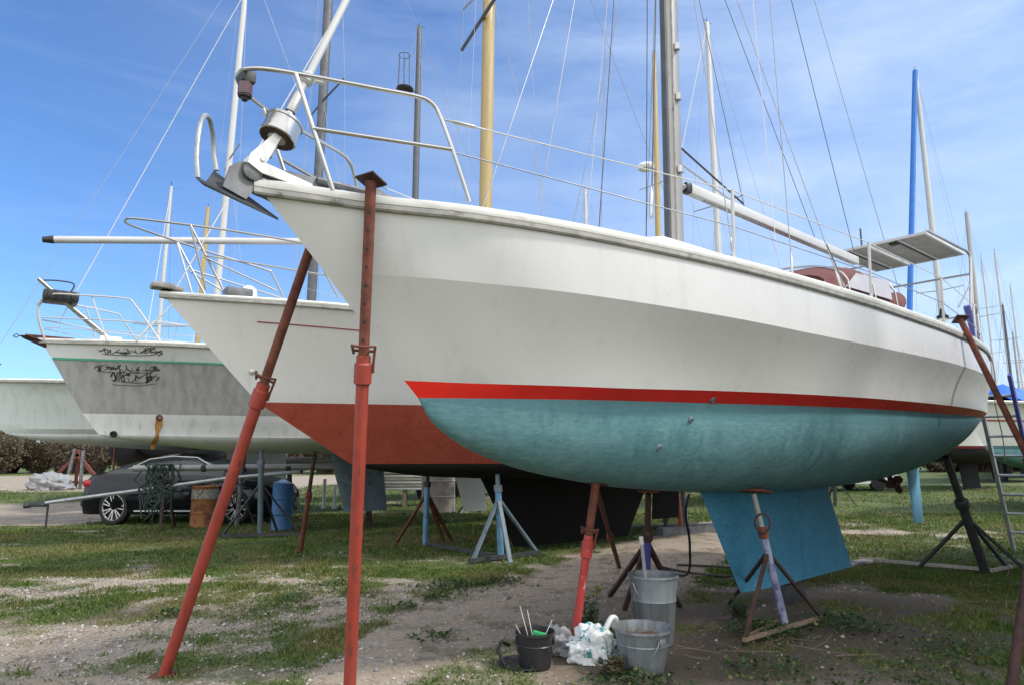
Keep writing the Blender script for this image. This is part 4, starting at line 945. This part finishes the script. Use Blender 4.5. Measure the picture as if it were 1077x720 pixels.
# ------------------------------------------------------------------ props and stands
def lerp(a,b,t): return Vector(a)+(Vector(b)-Vector(a))*t
def steel_prop(label,base,top,split,matlo,mathi,r=.030,plate=True,holes=True,handle=True,group='steel props under the boats',foot=True,rin=None,collar=None):
    b=Vector(base);T=Vector(top)-b;root=thing('steel_prop',label,'prop',tuple(b),0,group)
    t=T.normalized();rin=rin or r*.80;sp_=T*split
    MB().tube([V(0,0,0)+t*.012,sp_],r,14).build('outer_tube',M[matlo],root)
    inn=MB();inn.tube([sp_*.9,T],rin,14)
    ex=(V(0,-1,0)-t*t.dot(V(0,-1,0))).normalized()
    if holes:
        L=(T-sp_).length;k=int(L/.10)
        for i in range(1,k):
            c=sp_+t*(i*.10+.02);inn.lathe([(0.0,rin+.0015),(.0095,rin+.0012),(.0105,rin-.006)],c,10,mi=1,rot=ex.to_track_quat('Z','Y').to_matrix())
    inn.build('inner_tube',[M[mathi],M['ink']],root)
    q=t.to_track_quat('Z','Y').to_matrix()
    MB().lathe([(r+.001,-.13),(r+.013,-.12),(r+.013,-.015),(r+.004,-.005),(r+.004,.03),(rin+.002,.035)],sp_,18,rot=q).build('collar',M[collar or matlo],root)
    if handle:
        c=sp_+t*.06;ey=t.cross(ex)
        P=[c+ey*(r+.02)*-1+t*-.02]+[c+ex*((r+.045)*math.cos(a))+ey*((r+.03)*math.sin(a))+t*.03 for a in np.linspace(-PI*.45,PI*.45,9)]+[c+ey*(r+.02)+t*-.06,c+ey*(r+.02)+t*-.12]
        MB().tube(P,.0075,8).build('pin_handle',M['rust'],root)
        MB().tube([c+ey*(r+.022),c-ey*(r+.022)],.008,8).build('pin',M['rust'],root)
    if plate:
        pq=(t+V(.15,.55,.2)).normalized().to_track_quat('Z','Y').to_matrix()
        MB().box(T,(.135,.12,.012),rot=pq,bev=.003).build('head_plate',M['rustd'],root)
    if foot: MB().box((0,0,.008),(.14,.14,.012),bev=.003).build('foot_plate',M['rust'],root)
    return root
steel_prop('red oxide steel prop with drilled rusty upper tube and square head against the nearest bow',(-.94,4.22,0),tuple(w1(.48,-.315,2.875)),.665,'redlead','rust',.036,rin=.030)
_a=V(-2.24,4.68,0);ltop=w1(.45,.262,2.80);steel_prop('long leaning red prop at the left with dark upper half and loop pin',(-2.24,4.68,0),tuple(ltop),.645,'redlead','rust',.036,holes=False,rin=.029)
steel_prop('bright red prop with flaking paint standing beside the black bucket',(.44,5.22,0),tuple(w1(2.50,-.05,1.205)),.66,'redworn','rust',.030,holes=False,rin=.030)
steel_prop('rusty slanting prop just behind the flaking red prop',(1.36,9.0,0),(.62,5.22,1.19),.5,'rust','rust',.026,plate=False,holes=False,handle=False,foot=False)
a=w1(6.914,-1.16,2.80);steel_prop('dark rusty prop with a bulging collar leaning on the rail near the stern',(5.25,6.35,0),tuple(a),.46,'rust','rust',.036,holes=False,rin=.030,collar='redlead')
steel_prop('dull dark red prop cut off by the lower right corner',(2.93,4.30,0),(3.95,4.62,2.78),.6,'rustd','rustd',.030,holes=False)
steel_prop('thin dark red prop under the bow of the red bottomed boat',(-3.11,10.4,0),(-2.72,9.55,1.45),.6,'rust','rustd',.034,holes=False,handle=False)
steel_prop('short orange red prop under the grey hull by the car tail',(-10.45,18.2,0),(-10.4,18.1,1.6),.5,'orange','rust',.035,holes=False,handle=False,foot=False)
def boat_stand(label,base,top,feet,post,screw,legs,bars=(),padm='rust',pad=(.22,.16,.03),r=.034,hub=.55,legr=.02,barm=None,pad_tilt=(0,0,1),legm=None,screw_from=.6,group='steel boat stands',cuff=None):
    b=Vector(base);T=Vector(top)-b;root=thing('boat_stand',label,'boat stand',tuple(b),0,group);t=T.normalized()
    MB().tube([t*.01,T*screw_from],r,12).build('post',M[post],root)
    MB().tube([T*(screw_from-.05),T-t*.02],r*.75,10).build('screw_tube',M[screw],root)
    q=t.to_track_quat('Z','Y').to_matrix()
    MB().lathe([(r*.7,-.05),(r*1.35,-.045),(r*1.35,.04),(r*.7,.05)],T*screw_from,12,rot=q).build('collar',M[cuff or screw],root)
    qp=Vector(pad_tilt).normalized().to_track_quat('Z','Y').to_matrix()
    if pad: MB().box(T,pad,rot=qp,bev=.004).build('pad',M[padm],root)
    hb=T*hub
    for f in feet:
        f=Vector(f)-b;d=(f-hb).normalized();MB().beam(hb-d*.0,f+V(0,0,.02),legr*2,legr*1.3).build('leg',M[legs],root)
    for (p0,p1,w_) in bars: MB().beam(Vector(p0)-b+V(0,0,.045),Vector(p1)-b+V(0,0,.045),w_,w_*1.1).build('base_bar',M[barm or legs],root)
    return root
p800=w1(4.0,-.40,0);z8=S1.zb(4.0,.40)
s8=boat_stand('tripod stand with scuffed lilac post and rusty triangular pad under the blue keel',(2.22,5.82,0),(p800.x,p800.y,z8-.012),[(1.72,5.36,0),(2.64,6.10,0),(2.05,6.75,0)],'lilac','galv','rustd',[((1.72,5.36,0),(2.64,6.10,0),.026),((1.76,5.44,0),(2.2,5.95,0),.020)],padm='rust',pad=(.26,.18,.022),r=.030,hub=.56,legr=.015,barm='wood',pad_tilt=(.1,.1,1),screw_from=.70,cuff='rust')
c=Vector((p800.x,p800.y,z8))-Vector((2.22,5.82,0))
MB().tube([c*.76+V(.062*math.cos(a),-.035,.075*math.sin(a)) for a in np.linspace(0,2*PI,17)[:-1]],.008,6,closed=True).build('pin_loop',M['rustd'],s8)
boat_stand('black legged stand with violet post behind the tall grey bucket',(1.20,6.45,0),(*w1(3.30,.12,0).xy,S1.zb(3.3,.12)-.01),[(.97,7.1,0),(1.02,6.5,0),(1.55,6.62,0)],'purple','rustd','rustd',[],r=.034,hub=.60,legr=.022,pad=(.15,.15,.02),screw_from=.66)
z5=S2.zb(5.2,-.55)
boat_stand('light blue cradle post with splayed legs, nearer of the two joined by a beam',(-.15,9.62,0),(-.21,9.55,1.40),[(-.52,9.29,0),(.36,10.2,0),(-.02,9.2,0)],'bluest','bluegr','bluegr',[((-.56,9.22,0),(.40,10.0,0),.05),((-.2,9.62,0),(-1.32,10.94,0),.05)],r=.045,hub=.58,legr=.026,barm='darkst',pad=(.16,.16,.02),screw_from=.68)
boat_stand('light blue cradle post with rusty legs, farther of the two joined by a beam',(-1.35,10.98,0),(-1.32,10.9,1.36),[(-1.85,11.3,0),(-1.12,11.5,0),(-1.0,11.6,0)],'bluest','darkst','rust',[],r=.045,hub=.6,legr=.024,pad=(.16,.16,.02),screw_from=.7)
boat_stand('pale blue grey stand with broad dark pad against the grey hull',(-4.36,12.2,0),(-4.20,11.55,1.70),[(-4.95,12.0,0),(-3.7,12.35,0),(-4.3,12.9,0)],'bluegr','lilac','darkst',[((-4.95,11.98,0),(-3.7,12.33,0),.05)],r=.045,hub=.55,legr=.02,padm='rustd',pad=(.34,.03,.22),pad_tilt=(0,0,1),screw_from=.75)
boat_stand('grey stand leaning beside the rusty barrel',(-5.49,14.0,0),(-5.1,13.2,1.45),[(-5.9,13.7,0),(-5.15,14.1,0)],'galv','galvd','darkst',[],r=.045,hub=.5,legr=.02,pad=(.2,.2,.02))
boat_stand('dark tapering stand under the stern of the nearest yacht',(5.70,8.55,0),(*w1(7.75,-.62,0).xy,S1.zb(7.75,.62)-.015),[(5.15,8.95,0),(6.1,8.72,0),(6.0,8.2,0)],'darkst','darkst','darkst',[((4.6,9.4,0),(5.75,8.5,0),.035),((5.7,8.45,0),(6.15,8.75,0),.035)],r=.055,hub=.48,legr=.022,barm='greywood',padm='rustd',pad=(.16,.16,.02),screw_from=.6)
boat_stand('grey cradle with a flat dark frame on the track behind the fin keel',(3.44,13.9,0),(3.35,13.9,1.45),[(2.9,13.4,0),(4.3,13.6,0),(3.2,14.8,0)],'bluegr','galv','darkst',[((2.6,12.4,0),(4.3,13.4,0),.16),((2.2,13.4,0),(4.2,14.0,0),.05)],r=.05,hub=.75,legr=.03,barm='galvd')
steel_prop('orange red prop beside the grey cradle behind the keel',(3.2,13.3,0),(3.1,13.3,1.35),.6,'orange','orange',.045,holes=False,handle=False,plate=False,foot=False)
for i,(x,y) in enumerate([(5.6,19),(9.0,19.5),(1.2,15.8),(-.8,17.2)]):
    boat_stand(['dark stand in the grass gap right of the fin keel','dark stand in the grass far beyond the rudder','dark stand beneath the grey boat stern','dark stand on the grass beyond the white rudder'][i],(x,y,0),(x+.1,y,1.35),[(x-.5,y-.3,0),(x+.5,y-.2,0),(x,y+.5,0)],'darkst','rustd','darkst',[],r=.045,hub=.6,legr=.022,pad=(.2,.2,.02))

# ------------------------------------------------------------------ buckets, bag, odds and ends
def bucket(name,label,loc,r0,r1,h,mat,fill=None,handle=True,lean=0,group=None,hm='galv'):
    root=thing(name,label,'bucket',loc,lean,group)
    MB().lathe([(0,0),(r0,0),(r0+.002,.008),(r0+(r1-r0)*.62,h*.62),(r0+(r1-r0)*.63+.005,h*.635),(r0+(r1-r0)*.66,h*.66),(r1,h),(r1+.006,h+.004),(r1+.007,h-.014),(r1+.002,h-.016),(r1-.004,h-.004),(r0-.006,.012),(0,.012)],n=36).build('body',M[mat],root)
    if handle:
        for sg in(-1,1): MB().box((sg*(r1-.0),0,h-.06),(.012,.05,.045),bev=.003).build('handle_lug',M[mat],root)
        MB().tube([(r1*1.02*math.cos(a),-.03-r1*.95*math.sin(a)*.25,h-.05-.16*math.sin(a)) for a in np.linspace(0,PI,15)],.0045,6).build('handle',M[hm],root)
    if fill:
        vs=[(0,0,h*.80)]
        mb=MB();k=24
        for ri in(.5,.95):
            rr=(r0+(r1-r0)*.78)*ri
            for j in range(k): vs.append((rr*math.cos(2*PI*j/k),rr*math.sin(2*PI*j/k),h*(.80-.04*ri)+random.uniform(-.012,.012)))
        fs=[(0,1+j,1+(j+1)%k) for j in range(k)]+[(1+j,1+k+j,1+k+(j+1)%k,1+(j+1)%k) for j in range(k)]
        mb.add(vs,fs)
        for j in range(70):
            a=random.uniform(0,2*PI);q=random.uniform(0,r0*.85);p=V(q*math.cos(a),q*math.sin(a),h*.8);d=V(random.uniform(-1,1),random.uniform(-1,1),random.uniform(0,.7)).normalized()
            mb.tube([p,p+d*random.uniform(.02,.06)],.0016,4)
        mb.build('contents',M[fill],root)
    return root
bucket('bucket','galvanised bucket filled with dry leaves beside the printed sack',(.87,4.80,0),.132,.190,.27,'galvb','dirt',lean=R(-60))
tall=bucket('bucket','tall grey bin bucket holding a pale pipe, behind the leaf filled bucket',(1.08,5.45,0),.135,.185,.50,'galvb',None,lean=R(20))
pp=thing('pipe','pale plastic pipe standing in the tall grey bucket','pipe',(1.05,5.42,.02));MB().tube([(0,0,0),(-.05,.03,.72)],.014,10).build('tube',M['tarpgrey'],pp)
MB().tube([(-.05,.03,.70),(-.053,.031,.76)],.018,10).build('coupling',M['rope'],pp)
blk=bucket('bucket','small black plastic bucket with sticks inside, beside the red prop',(.155,4.88,0),.105,.128,.225,'blackp',None,hm='blackp')
stk=thing('stick_bundle','pale sticks and a green scraper standing in the small black bucket','sticks',(.155,4.88,.02))
for (a,b_) in(((0,.02,0),(-.10,.02,.36)),((.02,0,0),(-.05,.05,.33)),((-.02,-.02,0),(.12,.03,.27)),((.0,.03,0),(-.13,-.02,.25))): MB().tube([a,b_],.0028,5).build('stick',M['rope'],stk)
MB().box((.03,-.02,.19),(.09,.02,.03),rot=Matrix.Rotation(R(15),3,'Y'),bev=.004).build('scraper',paint('green plastic',(.03,.35,.12),.5),stk)
tray=thing('basin','black plastic basin lid lying half under the black bucket','basin',(.08,4.93,0))
MB().lathe([(0,.006),(.15,.006),(.16,.014),(.175,.016),(.176,.008),(.155,.0),(0,.0)],n=30).build('dish',M['blackp'],tray)
MB().tube([(-.13,-.05,.012),(-.18,-.03,.10),(-.15,.03,.135),(-.10,.08,.10)],.012,8).build('handle',M['blackp'],tray)
# sacks
def sack(name,label,loc,dim,mat,seed,rz=0,cat='sack'):
    root=thing(name,label,cat,loc,rz);bm=bmesh.new();bmesh.ops.create_icosphere(bm,subdivisions=5,radius=1)
    rr=random.Random(seed);ph=[rr.uniform(0,6) for _ in range(6)]
    for v in bm.verts:
        c=v.co;k=1+.12*math.sin(4*c.x+ph[0])+.10*math.sin(6*c.y+ph[1]+2*c.z)+.07*math.sin(9*c.z+5*c.x+ph[2])+.05*math.sin(17*c.x+11*c.y+ph[3])
        nv=mnoise.fractal(c*2.2+Vector((seed,0,0)),1.0,2.0,4);k+=.30*(abs(nv)-.2)
        z=c.z*k;z=max(z,-.35)
        v.co=Vector((c.x*k*dim[0],c.y*k*dim[1],(z+.35)*dim[2]))
    vs=[v.co.copy() for v in bm.verts];bm.verts.index_update();fs=[[v.index for v in f.verts] for f in bm.faces];bm.free()
    MB().add(vs,fs).build('bag_body',M[mat],root,smooth=60);return root
sk_=sack('sack','crumpled white sack printed in teal between the prop and the leaf bucket',(.57,5.02,0),(.20,.14,.16),'bag',3,.3)
MB().tube(smooth_path([(.08,-.02,.20),(.14,.0,.27),(.19,.03,.24),(.17,.04,.19)],4),.02,6).build('bag_neck',M['bag'],sk_)
sack('sack','pale grey plastic bag slumped behind the black bucket',(.36,5.22,0),(.16,.12,.12),'tarpgrey',9,.8)
sack('rubble_heap','grey sheet covered heap beside the dirt road at far left','heap' and (-19.0,28.6,0),(.80,.5,.48),'tarpgrey',5,0,'heap')
pl_=thing('plank','old plank lying on the soil behind the fin keel','plank',(4.2,8.95,.03),R(38));MB().box((0,0,0),(1.5,.14,.04),bev=.005).build('board',M['greywood'],pl_)
kb=thing('keel_block','dark timber sleeper under the middle of the fin keel','block',tuple(w1(5.3,.03,0)),R(40));MB().box((0,0,.09),(.32,.10,.18),bev=.008).build('timber',M['darkst'],kb)
hs=thing('hose','black hose looped on the soil against the fin keel','hose',(2.6,8.3,0))
MB().tube(smooth_path([(-.75,.65,.02),(-.55,.25,.02),(-.1,-.1,.02),(.35,-.15,.02),(.55,.05,.02),(.35,.4,.02),(.0,.6,.02),(-.5,.75,.02)],8),.013,8).build('loop',M['hose'],hs)
MB().tube(smooth_path([(-.75,.65,.02),(-.62,-.2,.05),(-.70,-.75,.45),(-.78,-.95,.8),(-.75,-1.0,1.0)],8),.013,8).build('riser',M['hose'],hs)

tw=MB()
for i in range(24):
    p=V(random.gauss(0,.40),random.gauss(.1,.3),random.uniform(.008,.03));a=random.uniform(0,2*PI);d=V(math.cos(a),math.sin(a),random.uniform(-.02,.12));L=random.uniform(.1,.45)
    tw.tube([p,p+d*L*.5+V(random.uniform(-.02,.02),random.uniform(-.02,.02),0),p+d*L],0.0018,4)
sti=tw.build('twigs',M['wood']);sti.location=(1.5,5.1,0);tag(sti,'dead twigs scattered on the loam right of the buckets','twigs',kind='stuff')
def weed_plant(name,label,loc,n,h,mat,flower=None):
    root=thing(name,label,'plant',loc);stm=MB();lf=MB();fl=MB()
    for i in range(n):
        a=random.uniform(0,2*PI);r=random.uniform(.02,.13);hh=h*random.uniform(.55,1.0);p=[V(.3*r*math.cos(a),.3*r*math.sin(a),0),V(.7*r*math.cos(a),.7*r*math.sin(a),hh*.5),V(r*math.cos(a),r*math.sin(a),hh)]
        stm.tube(p,.003,4)
        for k in range(14):
            t=random.uniform(.2,1);q=p[0].lerp(p[1],t*2) if t<.5 else p[1].lerp(p[2],t*2-1);b=random.uniform(0,2*PI);L=random.uniform(.03,.06)
            d=V(math.cos(b),math.sin(b),random.uniform(-.2,.5)).normalized();w_=d.cross(V(0,0,1)).normalized()*L*.35
            lf.add([q,q+d*L*.5+w_,q+d*L,q+d*L*.5-w_],[(0,1,2,3)])
        if flower and hh>h*.75: 
            fl=MB();fl.lathe([(0,-.01),(.012,0),(.018,.015),(.008,.03),(0,.034)],p[2],8);fl.build('flower_head',M['grassy'],root)
    stm.build('stem',M['weed'],root);lf.build('leaf_sprays',M[mat],root,smooth=0)
weed_plant('weed_plant','leafy weed with yellow tips behind the printed sack',(.62,5.45,0),16,.42,'weed',True)
weed_plant('weed_plant','low dark weed at the foot of the tripod stand by the keel',(1.95,6.15,0),14,.2,'weed')
weed_plant('weed_plant','tuft of green weed in front of the leaf filled bucket',(.66,4.62,0),14,.13,'scrubg')

# barrels
def drum(label,loc,r,h,mat,band=None):
    root=thing('barrel',label,'barrel',loc,.4)
    MB().lathe([(0,0),(r,0),(r+.008,.01),(r,.03),(r,h*.32),(r+.018,h*.335),(r,h*.35),(r,h*.65),(r+.018,h*.665),(r,h*.68),(r,h-.03),(r+.008,h-.01),(r,h),(r-.02,h-.015),(0,h-.02)],n=32).build('shell',M[mat],root)
    if band: MB().lathe([(r+.003,h*.70),(r+.003,h*.92)],n=32).build('painted_band',M[band],root)
    MB().lathe([(0,.0),(.03,.0),(.03,.02),(0,.02)],(r*.6,0,h-.02),12).build('bung',M['rust'],root)
drum('rusty orange oil drum standing on the grass beside the black car',(-6.08,13.85,0),.25,.80,'barrel','drumlab')
drum('blue plastic drum with scuffed top behind the pale stand',(-4.38,13.35,0),.19,.86,'drumblue')
drum('pale rust stained drum far under the red bottomed boat',(-1.85,17.5,0),.42,1.15,'brick')
# car
car=thing('car','shiny black coupe with silver multi spoke wheels parked behind the hulls','car',(-8.85,15.12,0),R(0));car.scale=(.88,1,1.05)
xsx=[0,.06,.25,.6,1.0,1.45,1.9,2.4,2.9,3.3,3.7,4.1,4.4,4.58,4.62]
belt=[.62,.80,.93,.97,.98,.97,.96,.95,.94,.92,.87,.80,.70,.58,.5]
roof=[.63,.82,.96,1.02,1.20,1.33,1.37,1.36,1.26,1.05,.90,.83,.73,.60,.51]
hw=[.70,.80,.87,.905,.92,.92,.92,.92,.92,.915,.91,.89,.82,.70,.6]
st=[];k=13;gl=[]
for x,bz,rz_,w in zip(xsx,belt,roof,hw):
    cab=max(0,rz_-bz)
    half=[(w*.93,.20),(w*.995,.33),(w,.52),(w*.985,bz*.86),(w*.95,bz),(w*(.95-.28*min(1,cab/.4)),bz+cab*.82),(0,rz_)]
    half[5]=(w*(.95-.28*min(1,cab/.4)),bz+cab*.80+.001);prof=[(-a,z) for a,z in half]+[(a,z) for a,z in half[:-1][::-1]]
    st+=[(x,a,z) for a,z in prof]
mb=MB();n=len(xsx)
for i in range(n-1):
    for j in range(k-1):
        g_=1 if (j in(4,7) and 3<=i<=8) or (j in(5,6) and (3<=i<=4 or 8<=i<=8)) else 0
        mb.f.append((i*k+j,i*k+j+1,(i+1)*k+j+1,(i+1)*k+j));mb.m.append(g_)
mb.f+=[tuple(range(k)),tuple((n-1)*k+j for j in range(k))];mb.m+=[0,0];mb.v+=st
mb.build('body',[M['carpaint'],M['glass']],car,smooth=28)
for x in(.86,3.68):
    for sg in(-1,1):
        ro=Matrix.Rotation(R(90)*(1 if sg<0 else -1),3,'X');c=(x,sg*.80,.335)
        w_=MB().lathe([(.22,-.10),(.30,-.11),(.332,-.09),(.335,.0),(.332,.10),(.30,.125),(.24,.12)],c,30,rot=ro).build('wheel',M['tyre'],car)
        rb=MB().lathe([(.255,.05),(.262,.118),(.245,.122),(.235,.08)],c,30,rot=ro);rb.lathe([(0,.09),(.06,.09),(.06,.06)],c,16,rot=ro)
        for q_ in range(7):
            for off in(-.12,.12):
                a=2*PI*q_/7+off;p0=ro@V(.05*math.cos(a),.05*math.sin(a),.095);p1=ro@V(.245*math.cos(a+off*.3),.245*math.sin(a+off*.3),.11);rb.beam(Vector(c)+p0,Vector(c)+p1,.020,.02)
        rb.build('rim',M['rim'],w_);MB().lathe([(0,.03),(.24,.03)],c,24,rot=ro).build('brake_disc',M['darkst'],w_)
for sg in(-1,1): MB().box((.20,sg*.745,.79),(.30,.22,.13),rot=Matrix.Rotation(R(-22*sg),3,'Z'),bev=.03).build('tail_lamp',M['tail'],car)
MB().beam((1.35,-.925,.27),(3.1,-.925,.27),.02,.025).build('sill_trim',M['rim'],car)
MB().tube([(1.05,-.80,1.05),(1.5,-.71,1.255),(2.0,-.665,1.31),(2.6,-.67,1.285),(3.2,-.78,1.03)],.012,6).build('window_trim',M['rim'],car)
mb=MB()
for x in(1.62,2.95): mb.beam((x,-.923,.30),(x+.02,-.90,.93),.006,.008)
mb.build('door_gap',M['ink'],car)
MB().box((.02,0,.42),(.1,1.5,.16),bev=.03).build('bumper_insert',M['blackp'],car)
# laid spar with rope and trailer bar in front of the car
ls=thing('spar','pale mast laid level on trestles in front of the black car','spar',(-5.78,13.5,1.15),R(6))
MB().tube([(-1.5,0,0),(3.4,0,.03)],.062,14).build('spar_tube',M['alu'],ls)
for x in(-1.1,-.2,.55,1.4,2.4): MB().lathe([(.065,-.05),(.072,-.03),(.072,.03),(.065,.05)],(x,0,0),12,rot=Matrix.Rotation(R(90),3,'Y')).build('lashing',M['dkrope'],ls)
for x in(-.9,2.9):
    for sg in(-1,1): MB().beam((x,0,-.08),(x+.1,sg*.35,-1.14),.05,.05).build('trestle_leg',M['rustd'],ls)
rp=thing('rope_bundle','tangle of dark green rope hanging from the laid mast','rope',(-6.75,13.36,1.14))
mb=MB()
for i in range(26):
    x=random.gauss(0,.16);p=[V(x,random.uniform(-.1,.05),.09)]
    for k_ in range(5): p.append(V(x+random.gauss(0,.10),random.uniform(-.13,.02),-.15*(k_+1)*random.uniform(.6,1.3)))
    mb.tube(smooth_path(p,3),.014,5)
mb.build('hanks',M['dkrope'],rp)
hb_=thing('tow_bar','long pale tow bar with dark hitch stretching toward the dirt road','tow bar',(-9.0,13.5,.47))
MB().tube([(0,0,.02),(3.6,-.25,.50),(5.0,-.35,.62)],.035,8).build('bar',M['galv'],hb_)
mb=MB();mb.box((-.14,0,-.01),(.30,.09,.09),bev=.02);mb.tube([(-.28,0,-.02),(-.40,0,-.04)],.05,8);mb.tube([(-.05,0,.04),(-.12,0,.19),(-.08,.05,.2)],.015,6);mb.tube([(.05,0,0),(.05,0,-.46)],.02,6);mb.build('hitch',M['darkst'],hb_)
# second laid spar bundle under the hulls
ls2=thing('spar','pale laid mast under the rust red hull beyond the grass','spar',(-4.6,18.2,1.25),R(4))
MB().tube([(-1.6,0,0),(3.2,0,.02)],.085,12).build('spar_tube',M['alu'],ls2)
for x in(-1.2,.4,2.8):
    for sg in(-1,1): MB().beam((x,0,-.08),(x,sg*.4,-1.24),.06,.06).build('trestle_leg',M['darkst'],ls2)
for i,x in enumerate((-5.0,-4.72,-4.45)):
    po=thing('post',['tall white post left of the three short posts','middle white post of the three short posts','shortest stub of the three pale posts'][i],'post',(x,18.6,0));MB().lathe([(.07,0),(.07,.04),(.045,.05),(.045,(.75,.6,.35)[i]),(.06,(.76,.61,.36)[i]),(0,(.78,.63,.38)[i])],n=14).build('shaft',M['plastic'],po)
pt=thing('timber_stack','stack of white grey boards under the red bottomed boat','timber',(-3.0,19.6,0),R(5))
for i in range(7): MB().box((random.uniform(-.05,.05),0,.48+.085*i),(1.75+random.uniform(-.1,.1),.6,.06),bev=.006).build('board',M['aluw'] if i%2==0 else M['greywood'],pt)
for x in(-.7,0,.7): MB().box((x,0,.225),(.1,.55,.45)).build('bearer',M['wood'],pt)
# old stands on the far left
os_=thing('frame_trestle','rusty steel trestle on the verge before the scrub','trestle',(-18.5,29.5,0))
for (a,b_) in(((-1.4,0,0),(.1,0,1.5)),((1.3,0,0),(-.1,0,1.5)),((-.35,.6,0),(0,0,1.6)),((-1.5,0,.25),(4,0,.25)),((3.2,0,0),(3.6,0,1.5)),((4.4,0,0),(3.5,0,1.4))): MB().beam(a,b_,.13,.13).build('strut',M['rust'],os_)
for (a,b_) in(((-.3,-.2,0),(-.15,0,1.65)),((.35,-.2,0),(.2,0,1.6))): MB().beam(a,b_,.10,.10).build('upright',M['galvd'],os_)
# ladder
ld=thing('ladder','aluminium ladder with one blue rail leaning at the right edge','ladder',(7.45,10.5,0))
a0,a1=V(0,0,0),V(-.88,-.85,2.5);b0_,b1_=V(.34,-.22,0),V(-.54,-1.07,2.5)
MB().beam(a0,a1,.045,.085).build('rail',M['galv'],ld);MB().beam(b0_,b1_,.045,.085).build('rail',M['purple'],ld)
for i in range(1,9):
    t=i/9;MB().tube([a0.lerp(a1,t),b0_.lerp(b1_,t)],.020,8).build('rung',M['galv'],ld)
# a van far behind the stern and a dark vehicle
vn=thing('van','white van parked far beyond the stern rudder','van',(10.6,27.5,0),R(12))
mb=MB();mb.prism([(0,.3),(4.6,.3),(4.65,.9),(4.3,1.05),(3.6,1.85),(3.3,1.95),(.1,1.95),(0,1.8)],(0,0,0),(1,0,0),(0,0,1),(0,1,0),1.8);mb.build('body',M['gelfar'],vn,smooth=0)
for x in(.9,3.7):
    for y in(-.85,.85): MB().lathe([(0,-.1),(.25,-.1),(.33,-.08),(.33,.08),(.25,.1),(0,.1)],(x,y,.33),20,rot=Matrix.Rotation(R(90),3,'X')).build('wheel',M['tyre'],vn)
MB().box((3.45,-.905,1.4),(.6,.01,.42)).build('window',M['glass'],vn)

# ------------------------------------------------------------------ scrub along the far edge
def bush(name,label,seed,green,group):
    rr=random.Random(seed);root=thing(name,label,'bush',(0,0,0),0,group);tw=MB();lf=MB()
    for i in range(110):
        a=rr.uniform(0,2*PI);sp_=rr.uniform(.1,1.5);h=rr.uniform(1.0,2.9);b=V(.35*sp_*math.cos(a),.35*sp_*math.sin(a),0);m_=V(.7*sp_*math.cos(a),.7*sp_*math.sin(a),h*.55);e=V(sp_*math.cos(a+.3),sp_*math.sin(a+.3),h)
        tw.tube([b,m_,e],[.03,.02,.008],4)
        for k in range(9):
            t=rr.uniform(.25,1);q=b.lerp(m_,t*2) if t<.5 else m_.lerp(e,t*2-1);d=V(rr.gauss(0,1),rr.gauss(0,1),rr.uniform(0,1.2)).normalized()*rr.uniform(.3,.8);tw.tube([q,q+d],[.012,.005],3)
            for u in range(7):
                c=q+d*rr.random()+V(rr.gauss(0,.1),rr.gauss(0,.1),rr.gauss(0,.08));L=rr.uniform(.05,.13);n_=V(rr.gauss(0,1),rr.gauss(0,1),rr.gauss(0,1)).normalized();w_=n_.orthogonal().normalized()*L*.6
                lf.add([c,c+n_*L+w_,c+n_*L*2,c+n_*L-w_],[(0,1,2,3)])
    tw.build('branches',M['scrub'],root,smooth=0);lf.build('foliage',M['scrubg'] if green else M['scrub'],root,smooth=0);return root
vars_=[bush('bush','brown leafless scrub bush in the line along the far left verge',1,False,'scrub bushes along the far verge'),bush('bush','brown leafless scrub bush in the line along the far left verge',2,False,'scrub bushes along the far verge'),bush('bush','dull green scrub bush in the line along the far verge',3,True,'scrub bushes along the far verge')]
spots=[]
rr=random.Random(4)
x=-52
while x<62:
    spots.append((x,52+rr.uniform(-2,4)+ (0 if x<0 else 8)));x+=rr.uniform(1.1,1.7)
for i,(x,y) in enumerate(spots):
    v=vars_[0 if i==0 else(1 if i==1 else(2 if i==2 else rr.choice([0,0,1,1,2])))]
    o=v if i<3 else copy_tree(v)
    o.location=(x,y,-.05);s_=rr.uniform(.85,1.25);o.scale=(s_*1.15,s_*1.1,s_);o.rotation_euler=(0,0,rr.uniform(0,6.28))
